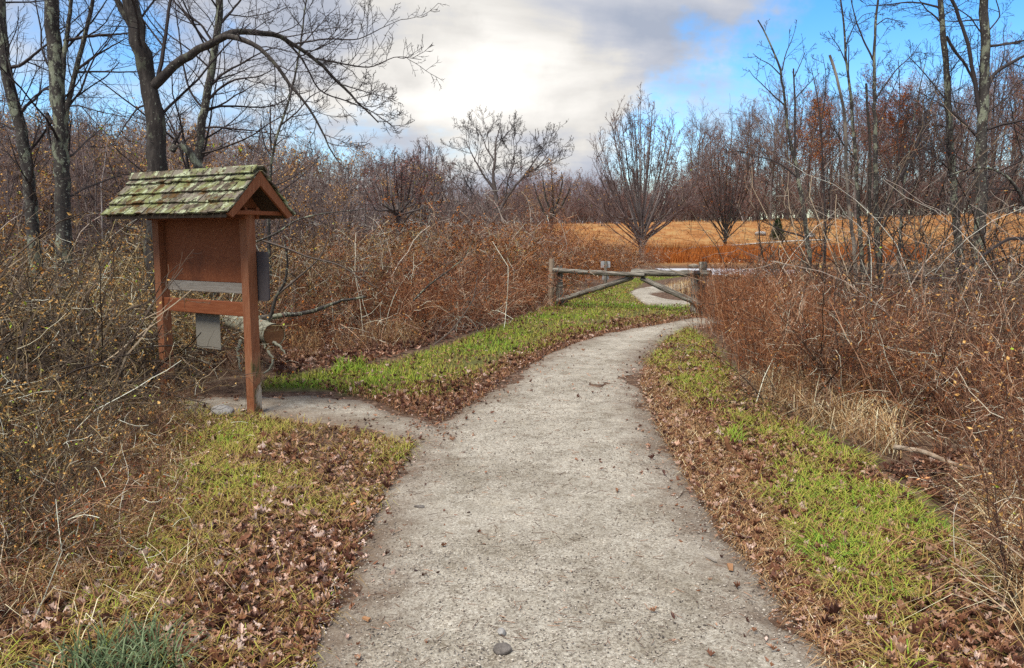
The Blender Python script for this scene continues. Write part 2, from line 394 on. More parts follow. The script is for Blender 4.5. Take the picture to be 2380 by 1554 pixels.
def ground_material():
    m = bpy.data.materials.new('ground'); m.use_nodes = True
    nt = m.node_tree; N, L = nt.nodes, nt.links; b = N['Principled BSDF']; b.inputs['Roughness'].default_value = .95
    b.inputs['Specular IOR Level'].default_value = .1
    ge = N.new('ShaderNodeNewGeometry')

    def noise(s, d=6, r=.65):
        n = N.new('ShaderNodeTexNoise'); n.inputs['Scale'].default_value = s; n.inputs['Detail'].default_value = d; n.inputs['Roughness'].default_value = r
        L.new(ge.outputs['Position'], n.inputs['Vector']); return n.outputs['Fac']

    def ramp(f, stops):
        cr = N.new('ShaderNodeValToRGB'); L.new(f, cr.inputs['Fac']); e = cr.color_ramp.elements
        while len(e) < len(stops): e.new(.5)
        for k, (p, c) in zip(e, stops): k.position = p; k.color = (*c, 1)
        return cr.outputs[0]

    def mix(f, a, c):
        x = N.new('ShaderNodeMixRGB'); L.new(f, x.inputs['Fac']); L.new(a, x.inputs['Color1']); L.new(c, x.inputs['Color2']); return x.outputs[0]
    soil = ramp(noise(11, 9, .75), [(.30, (.022, .013, .009)), (.46, (.085, .05, .032)), (.6, (.18, .115, .075)), (.72, (.32, .23, .165))])
    grass = ramp(noise(16, 8, .7), [(.3, (.055, .055, .014)), (.5, (.11, .13, .03)), (.7, (.17, .16, .05))])
    field = ramp(noise(.55, 9, .75), [(.32, (.17, .07, .022)), (.47, (.32, .14, .045)), (.58, (.38, .21, .08)), (.7, (.28, .23, .08))])
    g = N.new('ShaderNodeAttribute'); g.attribute_name = 'grass'
    f = N.new('ShaderNodeAttribute'); f.attribute_name = 'field'
    c = mix(f.outputs['Fac'], mix(g.outputs['Fac'], soil, grass), field)
    L.new(c, b.inputs['Base Color'])
    bp = N.new('ShaderNodeBump'); bp.inputs['Strength'].default_value = .7; bp.inputs['Distance'].default_value = .03
    L.new(noise(25, 6), bp.inputs['Height']); L.new(bp.outputs[0], b.inputs['Normal'])
    return m


def path_material():
    m = bpy.data.materials.new('gravel'); m.use_nodes = True
    nt = m.node_tree; N, L = nt.nodes, nt.links; b = N['Principled BSDF']; b.inputs['Roughness'].default_value = .92
    b.inputs['Specular IOR Level'].default_value = .15
    ge = N.new('ShaderNodeNewGeometry')

    def noise(s, d=4, r=.6, st=(1, 1, 1)):
        mp = N.new('ShaderNodeMapping'); mp.inputs['Scale'].default_value = st; L.new(ge.outputs['Position'], mp.inputs['Vector'])
        n = N.new('ShaderNodeTexNoise'); n.inputs['Scale'].default_value = s; n.inputs['Detail'].default_value = d; n.inputs['Roughness'].default_value = r
        L.new(mp.outputs[0], n.inputs['Vector']); return n.outputs['Fac']

    def ramp(f, stops):
        cr = N.new('ShaderNodeValToRGB'); L.new(f, cr.inputs['Fac']); e = cr.color_ramp.elements
        while len(e) < len(stops): e.new(.5)
        for k, (p, c) in zip(e, stops): k.position = p; k.color = (*c, 1)
        return cr.outputs[0]

    def mixc(f, a, c, mode='MIX'):
        x = N.new('ShaderNodeMixRGB'); x.blend_type = mode
        if isinstance(f, float): x.inputs['Fac'].default_value = f
        else: L.new(f, x.inputs['Fac'])
        L.new(a, x.inputs['Color1'])
        if isinstance(c, tuple): x.inputs['Color2'].default_value = (*c, 1)
        else: L.new(c, x.inputs['Color2'])
        return x.outputs[0]
    vo = N.new('ShaderNodeTexVoronoi'); vo.inputs['Scale'].default_value = 75; L.new(ge.outputs['Position'], vo.inputs['Vector'])
    grain = ramp(vo.outputs['Color'], [(0, (.10, .08, .06)), (.2, (.29, .24, .18)), (.55, (.52, .465, .36)), (1, (.78, .73, .60))])
    fine = ramp(noise(85, 5, .85), [(.36, (.06, .048, .036)), (.50, (.40, .355, .275)), (.62, (.74, .69, .57))])
    c = mixc(.62, grain, fine)
    big = ramp(noise(1.1, 6, .7), [(.3, (.48, .45, .41)), (.5, (.77, .765, .765)), (.7, (.97, .97, .98))])
    c = mixc(1.0, c, big, 'MULTIPLY')
    mid = ramp(noise(7, 6, .7), [(.3, (.66, .62, .57)), (.5, (1.0, 1.0, 1.0)), (.75, (1.15, 1.13, 1.1))])
    c = mixc(1.0, c, mid, 'MULTIPLY')
    at = N.new('ShaderNodeAttribute'); at.attribute_name = 'rnd'      # 0 in the tread, 1 at the rim: dirt and humus mixed in
    ad = N.new('ShaderNodeMath'); ad.operation = 'MULTIPLY_ADD'; L.new(noise(5, 6, .7), ad.inputs[0]); ad.inputs[1].default_value = 1.3; ad.inputs[2].default_value = -.65
    su = N.new('ShaderNodeMath'); su.operation = 'ADD'; L.new(at.outputs['Fac'], su.inputs[0]); L.new(ad.outputs[0], su.inputs[1])
    mr = N.new('ShaderNodeMapRange'); mr.interpolation_type = 'SMOOTHSTEP'; L.new(su.outputs[0], mr.inputs['Value'])
    mr.inputs['From Min'].default_value = .22; mr.inputs['From Max'].default_value = 1.05; mr.inputs['To Max'].default_value = .85
    c = mixc(mr.outputs['Result'], c, (.15, .105, .072))
    L.new(c, b.inputs['Base Color'])
    bp = N.new('ShaderNodeBump'); bp.inputs['Strength'].default_value = .85; bp.inputs['Distance'].default_value = .008
    L.new(noise(110, 4, .7), bp.inputs['Height']); L.new(bp.outputs[0], b.inputs['Normal'])
    return m


M['ground'] = ground_material(); M['path'] = path_material()

# ------------------------------------------------------------------ zones (photo outline -> ground)
GREEN_LEFT = GP([(600, 908), (620, 882), (760, 866), (900, 846), (1050, 802), (1150, 765), (1250, 722), (1300, 700), (1440, 655), (1540, 641), (1600, 643), (1500, 655), (1462, 682), (1500, 712),
                 (1612, 712), (1616, 736), (1500, 752), (1400, 768), (1300, 795), (1180, 850), (1090, 905), (1000, 925), (880, 925), (740, 908)])
BROWN_LEFT = GP([(700, 900), (900, 905), (1010, 890), (1100, 870), (1200, 815), (1320, 765), (1440, 745), (1610, 730), (1628, 742), (1500, 762), (1400, 782), (1300, 812), (1200, 868), (1130, 922), (1030, 982), (940, 965), (860, 930)])
GREEN_RIGHT = GP([(1510, 850), (1545, 795), (1600, 768), (1650, 800), (1700, 880), (1800, 960), (1890, 1020), (2010, 1075), (2090, 1150), (2200, 1260), (2290, 1380), (2360, 1500), (2380, 1600), (2080, 1600),
                  (1990, 1450), (1870, 1280), (1760, 1130), (1660, 1010), (1570, 910)])
BROWN_RIGHT = GP([(1500, 850), (1590, 900), (1690, 1000), (1800, 1110), (1920, 1270), (2040, 1420), (2200, 1600), (1960, 1600), (1850, 1450), (1735, 1300), (1655, 1200), (1585, 1100), (1530, 1000), (1490, 900)])
LITTER_LEFT = GP([(600, 968), (700, 985), (800, 1008), (965, 1033), (920, 1110), (862, 1230), (815, 1330), (770, 1430), (730, 1520), (700, 1640), (-150, 1640), (-150, 1150), (60, 1080), (200, 1000), (400, 935)])
UNDER_LEFT = GP([(640, 875), (850, 852), (1000, 805), (1150, 757), (1240, 722), (1200, 715), (1000, 745), (800, 785), (640, 800)])
FIELD = np.array([(3, 40), (16, 38.5), (90, 38.5), (170, 100), (170, 130), (-10, 130), (-10, 62)], float)

# ------------------------------------------------------------------ ground sheet
def build_ground():
    ys = np.concatenate([np.linspace(-60, 1.5, 16)[:-1], 1.5 * (700 / 1.5) ** (np.linspace(0, 1, 300))])
    us = np.linspace(-1, 1, 241)
    X = us[None] * (np.maximum(ys, 1.5) * 1.25 + 2.0 + np.where(ys < 1.5, (1.5 - ys) * .8, 0))[:, None]
    Y = np.repeat(ys[:, None], len(us), 1)
    Z = terrain(X, Y)
    ny, nx = X.shape
    V = np.stack([X, Y, Z], -1).reshape(-1, 3)
    i = np.arange(ny - 1)[:, None] * nx + np.arange(nx - 1)[None]
    Q = np.stack([i, i + 1, i + nx + 1, i + nx], -1).reshape(-1, 4)
    mb = MB(); mb.add(V, Q); o = mb.build('ground', M['ground'], smooth=True)
    x, y = V[:, 0], V[:, 1]
    g = np.zeros(len(x))
    for z, a in ((GREEN_LEFT, .7), (GREEN_RIGHT, .25)): g[inside(z, x, y)] = a
    f = np.clip((y - 39) / 3, 0, 1) * np.clip((x + 2) / 5, 0, 1)
    for nm, arr in (('grass', g), ('field', f)):
        at = o.data.attributes.new(nm, 'FLOAT', 'POINT'); at.data.foreach_set('value', arr.astype(np.float32))
    tag(o, 'brown leaf covered ground with rust coloured field beyond', kind='structure')


build_ground()


def resample(p, n):
    p = np.asarray(p, float); s = np.concatenate([[0], np.cumsum(np.linalg.norm(np.diff(p, axis=0), axis=1))])
    t = np.linspace(0, s[-1], n); return np.stack([np.interp(t, s, p[:, k]) for k in range(p.shape[1])], 1)


def smooth_line(p, n, it=3):
    p = resample(p, n)
    for _ in range(it):
        q = p.copy(); q[1:-1] = (p[:-2] + 2 * p[1:-1] + p[2:]) / 4; p = q
    return p


def strip(name, left, right, n, cols, material, label, lift=.03, dip=.03, jag=.20, rim=.30):
    a, b = smooth_line(left, n), smooth_line(right, n)
    t = np.linspace(0, 1, cols)
    Pn = a[:, None] * (1 - t)[None, :, None] + b[:, None] * t[None, :, None]
    w = np.linalg.norm(b - a, axis=1)[:, None]
    jl = jag * (_vn(a[:, 0], a[:, 1], .35, 8) + .6 * _vn(a[:, 0], a[:, 1], .11, 9) - .8)
    jr = jag * (_vn(b[:, 0], b[:, 1], .35, 18) + .6 * _vn(b[:, 0], b[:, 1], .11, 19) - .8)
    dvec = (b - a) / (w + 1e-9)
    Pn = Pn - dvec[:, None] * (jl[:, None] * (1 - t)[None] ** 3)[..., None] + dvec[:, None] * (jr[:, None] * t[None] ** 3)[..., None]
    d = np.minimum(t, 1 - t)[None] * w
    e = np.clip(1 - d / rim, 0, 1)
    X, Y = Pn[..., 0], Pn[..., 1]
    Z = terrain(X, Y, False) + lift * (1 - e ** 2) - dip * e ** 3 + .012 * (_vn(X, Y, .5, 4) - .5) + .007 * (_vn(X, Y, .09, 6) - .5)
    V = np.stack([X, Y, Z], -1).reshape(-1, 3)
    i = np.arange(n - 1)[:, None] * cols + np.arange(cols - 1)[None]
    Q = np.stack([i, i + 1, i + cols + 1, i + cols], -1).reshape(-1, 4)
    far = np.clip(1 - d / (rim * 2.2), 0, 1)
    mb = MB(); mb.add(V, Q, None, far.ravel()); o = mb.build(name, material, smooth=True)
    tag(o, label, kind='structure'); return o


PL = GP([(560, 1800), (690, 1554), (745, 1440), (795, 1310), (850, 1205), (905, 1110), (960, 1030), (1000, 985), (1040, 965), (1130, 912), (1200, 862), (1300, 807), (1400, 777), (1500, 758), (1600, 741)])
PR = GP([(2350, 1800), (2020, 1554), (1880, 1450), (1750, 1300), (1668, 1200), (1598, 1100), (1540, 1000), (1510, 930), (1500, 880), (1508, 840), (1530, 815), (1560, 795), (1595, 776), (1640, 763), (1720, 752)])
PL = np.vstack([[PL[0] + [-.35, -2.2]], PL, [PL[-1] + [1.9, .75]]]); PR = np.vstack([[PR[0] + [.3, -2.2]], PR, [PR[-1] + [1.6, .5]]])
strip('gravel_path', PL, PR, 260, 46, M['path'], 'pale gravel footpath bending right in front of the log gate')
SL = GP([(300, 972), (420, 968), (520, 972), (600, 972), (680, 982), (780, 1003), (880, 1024), (985, 1042), (1090, 1050)])
SR = GP([(340, 925), (450, 922), (540, 922), (620, 920), (740, 914), (860, 934), (940, 960), (1030, 985), (1120, 1000)])
strip('side_path', SL, SR, 90, 18, M['path'], 'grey gravel side path running left behind the kiosk', lift=.030, rim=.45, jag=.28)
BL = GP([(1612, 717), (1560, 716), (1505, 710), (1472, 693), (1458, 682), (1475, 673), (1525, 665), (1580, 661), (1640, 658)])
BR = GP([(1620, 701), (1590, 700), (1560, 698), (1535, 693), (1515, 687), (1520, 683), (1550, 678), (1600, 672), (1650, 669)])
strip('far_path', BL, BR, 80, 10, M['path'], 'small pale gravel path curving behind the log gate', lift=.03, dip=.01, jag=.02, rim=.1)
RL = np.array([(6.2, 31.0), (8, 31.3), (10, 31.7), (11.5, 32.6), (12.6, 34.0)]); RR = np.array([(6.7, 37.6), (8.5, 37.6), (10.5, 37.2), (12, 36.4), (12.9, 35.2)])
strip('road', RL, RR, 60, 8, M['road'], 'grey asphalt road crossing behind the gate', lift=.035, dip=.0, jag=.05, rim=.2)
HL = GP([(1530, 586), (1600, 580.5), (1680, 574), (1760, 568), (1840, 562.5), (1930, 559)]); HR = GP([(1530, 584.5), (1600, 578.8), (1680, 572.3), (1760, 566.4), (1840, 561), (1930, 557.6)])
strip('hill_path', HL, HR, 60, 4, M['concrete'], 'thin pale path climbing across the rust coloured hill', lift=.09, dip=-.05, jag=.05, rim=.2)


# ------------------------------------------------------------------ growth
def norm(v): return v / (np.linalg.norm(v, axis=-1, keepdims=True) + 1e-9)


def grow(start, d, Ln, n, wob, trop=0.0, tv=(0, 0, 1)):
    B = len(start); Pn = np.empty((B, n, 3)); Pn[:, 0] = start; d = norm(np.asarray(d, float)); tv = np.asarray(tv, float)
    st = (np.asarray(Ln, float) / (n - 1))[:, None]
    for i in range(1, n):
        d = norm(d + wob * rng.normal(size=(B, 3)) + trop * tv)
        Pn[:, i] = Pn[:, i - 1] + d * st
    return Pn


def taper(r0, n, tip=.25):
    return np.asarray(r0)[:, None] * (1 - (1 - tip) * np.linspace(0, 1, n)[None] ** .9)


def kids(Pn, Rd, Ln, m, t0=.25, t1=1.0, ang=(48, 14), ratio=.5, fall=.55, n=5, wob=.16, trop=.08, rr=.55, rmin=.0025, slen=.016, tv=(0, 0, 1), bias=None, tip=.3):
    """m children on every branch; returns points, radii, lengths"""
    B, npt = Pn.shape[:2]
    if B == 0: return Pn, Rd, Ln
    t = t0 + (t1 - t0) * (np.arange(m)[None] + rng.random((B, m))) / m
    t = np.minimum(t, .999); x = t * (npt - 1); i = np.floor(x).astype(int); f = (x - i)[..., None]
    bb = np.arange(B)[:, None]
    st = Pn[bb, i] * (1 - f) + Pn[bb, i + 1] * f
    tg = norm(Pn[bb, i + 1] - Pn[bb, i])
    rp = Rd[bb, i] * (1 - f[..., 0]) + Rd[bb, i + 1] * f[..., 0]
    q = rng.normal(size=(B, m, 3))
    if bias is not None: q = q + np.asarray(bias)
    pr = norm(q - tg * (q * tg).sum(-1, keepdims=True))
    a = np.radians(rng.normal(ang[0], ang[1], (B, m)))[..., None]
    d = tg * np.cos(a) + pr * np.sin(a)
    L2 = (Ln[:, None] * ratio * (1 - fall * t) * rng.uniform(.55, 1.15, (B, m))).ravel()
    r2 = np.maximum(np.minimum(rp * rr, np.maximum(L2.reshape(B, m) * slen, rmin)), rmin).ravel()
    Pc = grow(st.reshape(-1, 3), d.reshape(-1, 3), L2, n, wob, trop, tv)
    return Pc, np.maximum(taper(r2, n, tip), rmin * .7), L2


def quads_at(mb, pts, size, rnd, matx=0, aspect=.6, nrm=None):
    """small bent leaves: two triangles folded on the midrib, any way up"""
    B = len(pts)
    if B == 0: return
    a = norm(rng.normal(size=(B, 3))); q = rng.normal(size=(B, 3)) if nrm is None else np.asarray(nrm) + rng.normal(size=(B, 3)) * .5
    b = norm(np.cross(a, q)); c = np.cross(a, b)
    s = (np.asarray(size) * np.ones(B))[:, None]
    V = np.stack([pts - a * s * .5, pts + b * s * aspect * .5 + c * s * .12, pts + a * s * .5, pts - b * s * aspect * .5 + c * s * .12], 1)
    k = np.arange(B)[:, None] * 4
    T = np.concatenate([k + [[0, 1, 2]], k + [[0, 2, 3]]], 0)
    mb.add(V, None, T, np.repeat(np.broadcast_to(rnd, (B,)), 4), matx)


def ends(Pn): return Pn[:, -1]


# ------------------------------------------------------------------ guided trees: the limbs one sees, then their own branching
def limb_points(pts, d, n):
    """pts: (px, py[, dd]) -> smooth world polyline"""
    w = [P(p[0], p[1], d + (p[2] if len(p) > 2 else 0)) for p in pts]
    q = smooth_line(np.array(w), n, 2)
    return q


def guided_tree(name, label, cat, group, base, d, limbs, twig=dict(), bark='bark', crown_mat='branch', leaf=None, seed=1, foot=True):
    """limbs: (pts, r0, r1, main?). base: (px) where it stands; trunk foot is carried down to the ground"""
    global rng
    keep = rng; rng = np.random.default_rng(seed)
    first = limbs[0][0][0]; foot_p = P(first[0], first[1], d + (first[2] if len(first) > 2 else 0))
    bz = float(terrain(foot_p[0], foot_p[1])); org = np.array([foot_p[0], foot_p[1], bz])
    root = empty(name, org); tag(root, label, cat, group)
    tk, cr = MB(), MB()
    leafpts = []
    for li, lm in enumerate(limbs):
        pts, r0, r1 = lm[:3]; opt = dict(twig); opt.update(lm[3] if len(lm) > 3 else {})
        n = 30 if r0 > .04 else 20
        q = limb_points(pts, d, n)
        if li == 0 and foot:
            low = np.array([[org[0], org[1], bz - .12]]); lowm = np.array([[org[0] * .6 + q[0, 0] * .4, org[1], (bz + q[0, 2]) / 2]])
            q = resample(np.vstack([low, lowm, q]), n + 8); n = len(q)
        ln = np.linalg.norm(np.diff(q, axis=0), axis=1).sum()
        q = q + rng.normal(size=q.shape) * r0 * .10
        s = np.linspace(0, 1, n); r = r0 * (1 - s) + r1 * s
        if li == 0 and foot: r = r * (1 + .35 * np.exp(-s * 16))
        r = r * (1 + rng.normal(size=n) * .035)
        mb = tk if (r0 > .035 or li == 0) else cr
        mb.tubes(q[None] - org, r[None], 12 if r0 > .06 else (8 if r0 > .03 else 5), rnd=.5 if mb is tk else .35)
        if opt.get('off'): continue
        per = opt.get('per', 2.4); m1 = max(2, int(ln * per * (1 - opt.get('t0', .3))))
        L1 = opt.get('L1', 1.4)
        Lp = np.array([L1 / .5]); kw = dict(t0=opt.get('t0', .3), ang=opt.get('ang', (55, 14)), trop=opt.get('trop', .06), bias=opt.get('bias'), wob=opt.get('wob', .13))
        rmin = opt.get('rmin', .0028)
        A, Ar, Al = kids(q[None], r[None], Lp, int(m1 * 1.25) + 1, ratio=.55, fall=.45, n=8, rr=.6, rmin=rmin * 1.5, slen=.011, **kw)
        B, Br, Bl = kids(A, Ar, Al, opt.get('m2', 6) + 1, t0=.12, ratio=.55, n=5, rmin=rmin * 1.1, ang=(45, 12), trop=opt.get('trop', .06), wob=.14, slen=.009)
        C, Cr, Cl = kids(B, Br, Bl, opt.get('m3', 4), t0=.15, ratio=.55, n=4, rmin=rmin, ang=(42, 12), trop=opt.get('trop', .06), wob=.15, slen=.008)
        if opt.get('m4'):
            D, Dr, Dl = kids(C, Cr, Cl, opt['m4'], t0=.2, ratio=.6, n=3, rmin=rmin * .9, ang=(42, 12), trop=.05, wob=.15, slen=.008)
            cr.tubes(D - org, Dr, 3, rnd=rng.random(len(D)) * .6)
            leafpts.append(ends(D))
        cr.tubes(A - org, Ar, 4, rnd=rng.random(len(A)) * .5); cr.tubes(B - org, Br, 3, rnd=rng.random(len(B)) * .6); cr.tubes(C - org, Cr, 3, rnd=rng.random(len(C)) * .6)
        leafpts.append(ends(C))
    tk.build('trunk', M[bark], root, smooth=True)
    if cr.n: cr.build('crown', M[crown_mat], root)
    if leaf and leafpts:
        lp = np.concatenate(leafpts); nl, sz, mt = leaf
        lp = lp[rng.integers(0, len(lp), nl)] - org + rng.normal(size=(nl, 3)) * sz
        lb = MB(); quads_at(lb, lp, sz * rng.uniform(.6, 1.3, nl), rng.random(nl)); tag(lb.build('leaves', M[mt], root), kind='stuff')
    rng = keep
    return root


# ---- the trees over the kiosk
guided_tree('tree', 'tall dark grey tree rising behind the kiosk roof with one arching limb', 'tree', 'trees behind the kiosk', None, 10.6, [
    ([(362, 600), (364, 500), (362, 420), (363, 340), (360, 280), (349, 210), (336, 140), (318, 70), (305, 0), (292, -90), (280, -240)], .150, .085, dict(t0=.45, per=2.2, L1=2.0, m2=7, m3=4)),
    ([(350, 205), (373, 185), (393, 166), (420, 137), (451, 118), (489, 106), (513, 90), (533, 78), (564, 72, .3), (615, 77, .5), (649, 83, .7), (684, 103, .8), (735, 137, .9), (762, 167, 1), (813, 219, 1), (880, 285, 1)], .062, .009,
     dict(t0=.42, per=5.2, L1=1.15, m2=7, m3=5, m4=2, trop=.07, bias=(1.3, 0, .5), ang=(50, 16))),
    ([(522, 84), (564, 90, -.2), (608, 113, -.3), (636, 144, -.4), (653, 167, -.4), (680, 205, -.4), (711, 243, -.5), (735, 273, -.5), (752, 314, -.5), (768, 357, -.5), (792, 382, -.5)], .036, .006,
     dict(t0=.12, per=5, L1=.95, m2=6, m3=4, trop=.03, bias=(.9, 0, .0), ang=(45, 16))),
    ([(649, 83, .7), (700, 130, .9), (740, 215, 1), (790, 230, 1), (860, 255, 1), (920, 300, 1)], .017, .004, dict(t0=.1, per=5, L1=.85, m2=6, m3=4, bias=(1, 0, .6))),
    ([(735, 137, .9), (800, 150, 1), (860, 160, 1.1), (920, 130, 1.2), (980, 140, 1.2)], .014, .004, dict(t0=.05, per=5, L1=.9, m2=6, m3=4, bias=(1, 0, .9), trop=.1)),
    ([(684, 103, .8), (760, 90, 1), (830, 95, 1.2), (900, 60, 1.2), (935, 45, 1.2)], .014, .004, dict(t0=.1, per=5, L1=.9, m2=6, m3=4, bias=(.8, 0, .9), trop=.1)),
    ([(367, 180), (374, 150), (382, 100), (390, 40), (402, -40), (420, -140)], .028, .014, dict(t0=.1, per=3, L1=1.2, m2=5, m3=4)),
    ([(315, 70), (295, 45), (278, 15), (262, -30), (240, -100)], .045, .03, dict(t0=.3, per=2, L1=1.2)),
    ([(355, 240), (320, 250), (285, 300), (262, 340)], .016, .004, dict(t0=.2, per=4, L1=.7)),
], twig=dict(rmin=.0032), seed=4)
guided_tree('tree', 'grey tree leaning slightly left, leftmost trunk in the photo', 'tree', 'trees behind the kiosk', None, 11.5, [
    ([(84, 640), (78, 520), (70, 430), (58, 350), (45, 290), (25, 220), (12, 150), (3, 60), (-4, -60), (-15, -220)], .095, .060, dict(t0=.30, per=3.4, L1=2.0, m2=7)),
    ([(18, 160), (50, 152), (90, 120), (115, 98), (150, 70)], .028, .008, dict(t0=.1, per=4, L1=1.1)),
    ([(48, 265), (62, 245), (78, 235), (105, 205), (125, 195)], .026, .008, dict(t0=.1, per=3.5, L1=1.0)),
    ([(50, 300), (25, 300), (0, 285), (-60, 270)], .02, .008, dict(t0=.2, per=3.5)),
], bark='bark_lichen', seed=5)
guided_tree('tree', 'upright lichen spotted tree, second trunk from the left edge', 'tree', 'trees behind the kiosk', None, 11.2, [
    ([(150, 640), (148, 520), (144, 420), (142, 330), (138, 260), (135, 200), (128, 120), (121, 50), (116, -20), (110, -200)], .110, .085, dict(t0=.35, per=3.2, L1=2.0, m2=7)),
    ([(146, 300), (152, 270), (171, 191), (182, 140), (195, 95), (210, 30), (225, -40), (240, -140)], .04, .018, dict(t0=.2, per=3.2, L1=1.3)),
    ([(143, 200), (147, 160), (154, 90), (162, 40), (168, -30), (172, -120)], .036, .02, dict(t0=.2, per=2.8, L1=1.2)),
    ([(149, 97), (205, 84), (250, 82), (293, 79, .4), (330, 70, .6)], .026, .008, dict(t0=.2, per=4, L1=1.1)),
    ([(183, 160), (215, 135), (260, 108), (297, 88)], .02, .006, dict(t0=.2, per=4, L1=1.0)),
    ([(140, 285), (118, 285), (108, 258), (112, 310), (118, 335)], .022, .020, dict(off=1)),
    ([(142, 225), (108, 205), (80, 225), (55, 250)], .02, .006, dict(t0=.2, per=4, L1=1.0)),
    ([(150, 250), (180, 245), (230, 260), (280, 270)], .013, .004, dict(t0=.2, per=5, L1=.9)),
], bark='bark_lichen', seed=6)
guided_tree('tree', 'slender grey tree standing behind the arching limb above the kiosk', 'tree', 'trees behind the kiosk', None, 14.0, [
    ([(452, 560), (456, 450), (462, 350), (468, 290), (478, 235), (488, 190), (493, 150), (500, 110), (508, 60), (512, 0), (515, -120)], .085, .055, dict(t0=.30, per=4.2, L1=2.4, m2=8, m3=5)),
    ([(486, 205), (520, 170), (560, 150), (610, 120), (650, 108)], .026, .007, dict(t0=.1, per=4, L1=1.3)),
    ([(478, 240), (505, 210), (545, 185), (600, 180), (640, 160)], .026, .007, dict(t0=.1, per=4, L1=1.3)),
    ([(508, 60), (535, 30), (560, 0), (590, -60)], .025, .008, dict(t0=.1, per=4, L1=1.3)),
    ([(466, 300), (500, 295), (540, 300), (600, 306), (680, 320)], .02, .006, dict(t0=.1, per=3.5, L1=1.0)),
    ([(500, 110), (470, 60), (430, 30), (400, -20)], .025, .008, dict(t0=.1, per=4, L1=1.4)),
    ([(474, 255), (440, 215), (425, 150), (415, 70), (405, 0)], .022, .008, dict(t0=.1, per=3.5, L1=1.2)),
], bark='bark_lichen', seed=7)
guided_tree('tree', 'thin forked sapling right of the kiosk roof against the sky', 'tree', 'trees behind the kiosk', None, 13.0, [
    ([(625, 560), (627, 460), (629, 400), (632, 350), (640, 330), (652, 290), (665, 250), (685, 190), (700, 90), (712, 0)], .034, .012, dict(t0=.3, per=3.5, L1=1.1)),
    ([(630, 350), (628, 300), (628, 240)], .016, .010, dict(off=1)),
    ([(628, 360), (615, 340), (607, 300), (607, 280)], .014, .008, dict(off=1)),
    ([(640, 340), (655, 325), (672, 320)], .012, .004, dict()),
    ([(655, 290), (690, 262), (720, 225), (760, 205)], .016, .005, dict(t0=.1, per=4, L1=.9)),
], bark='bark_lichen', seed=8)
guided_tree('dead_trunk', 'pale broken dead trunk leaning against the tree behind the kiosk roof', 'dead tree', None, None, 11.2, [
    ([(490, 470), (470, 405), (452, 372), (432, 345), (420, 333), (408, 338), (396, 350)], .062, .05, dict(off=1)),
    ([(402, 338), (412, 320), (424, 302)], .03, .012, dict(off=1)),
    ([(425, 335), (440, 320), (452, 322)], .012, .004, dict(t0=.1, per=4, L1=.4)),
], bark='bark_lichen', seed=9)

# ---- the trees on the right
RT = 'bare trees on the right'
guided_tree('tree', 'thickest bare tree on the right with lichen on its lower trunk', 'tree', RT, None, 12.2, [
    ([(2262, 760), (2266, 680), (2272, 600), (2278, 520), (2280, 430), (2281, 330), (2287, 230), (2290, 130), (2288, 50), (2284, -30), (2282, -200)], .098, .050, dict(t0=.3, per=1.8, L1=1.5)),
    ([(2281, 330), (2278, 270), (2265, 190), (2250, 100), (2228, 40), (2205, -20), (2190, -90)], .034, .022, dict(t0=.1, per=2.4, L1=1.0)),
    ([(2282, 330), (2262, 308), (2235, 280), (2205, 255), (2183, 243)], .022, .013, dict(off=1)),
    ([(2286, 230), (2310, 170), (2345, 150), (2400, 120), (2460, 100)], .032, .012, dict(t0=.1, per=3.5, L1=1.1)),
    ([(2282, 305), (2320, 292), (2380, 280), (2450, 265)], .026, .012, dict(t0=.1, per=3.5, L1=1.1)),
    ([(2289, 110), (2320, 106), (2380, 95), (2440, 80)], .022, .008, dict(t0=.1, per=3.5, L1=1.0)),
    ([(2289, 90), (2255, 40), (2225, 20), (2205, 12)], .012, .006, dict(t0=.2, per=4, L1=.7)),
    ([(2280, 420), (2250, 380), (2200, 350), (2150, 335)], .016, .005, dict(t0=.1, per=4, L1=.9)),
    ([(2300, 70), (2325, 40), (2320, 15), (2305, -30)], .012, .006, dict(t0=.1, per=4, L1=.6)),
    ([(2280, 470), (2310, 455), (2350, 400), (2400, 370)], .016, .006, dict(t0=.1, per=4, L1=1.0)),
], twig=dict(m2=7, m3=4, per=3.2), bark='bark_lichen', seed=14)
guided_tree('tree', 'slim dark tree just left of the thickest right hand trunk', 'tree', RT, None, 13.0, [
    ([(2240, 720), (2234, 640), (2226, 560), (2215, 440), (2206, 300), (2202, 200), (2193, 90), (2184, 10), (2178, -120)], .068, .036, dict(t0=.35, per=2.2, L1=1.1)),
    ([(2186, 20), (2150, 8), (2110, 5), (2060, 12), (2010, 15)], .018, .005, dict(t0=.1, per=4.5, L1=.6)),
    ([(2200, 85), (2215, 115), (2240, 145), (2262, 185), (2270, 230)], .026, .016, dict(t0=.1, per=2, L1=.7)),
    ([(2192, 60), (2175, 40), (2150, 20), (2130, -10)], .016, .006, dict(t0=.1, per=4, L1=.6)),
    ([(2204, 240), (2165, 190), (2130, 150), (2110, 130)], .014, .005, dict(t0=.1, per=4, L1=.8)),
    ([(2207, 300), (2180, 290), (2140, 300), (2100, 290)], .014, .005, dict(t0=.1, per=4, L1=.8)),
    ([(2212, 400), (2170, 360), (2120, 330), (2070, 320)], .014, .005, dict(t0=.1, per=4, L1=.8)),
], twig=dict(m2=7, m3=4, per=3.2), bark='bark_lichen', seed=15)
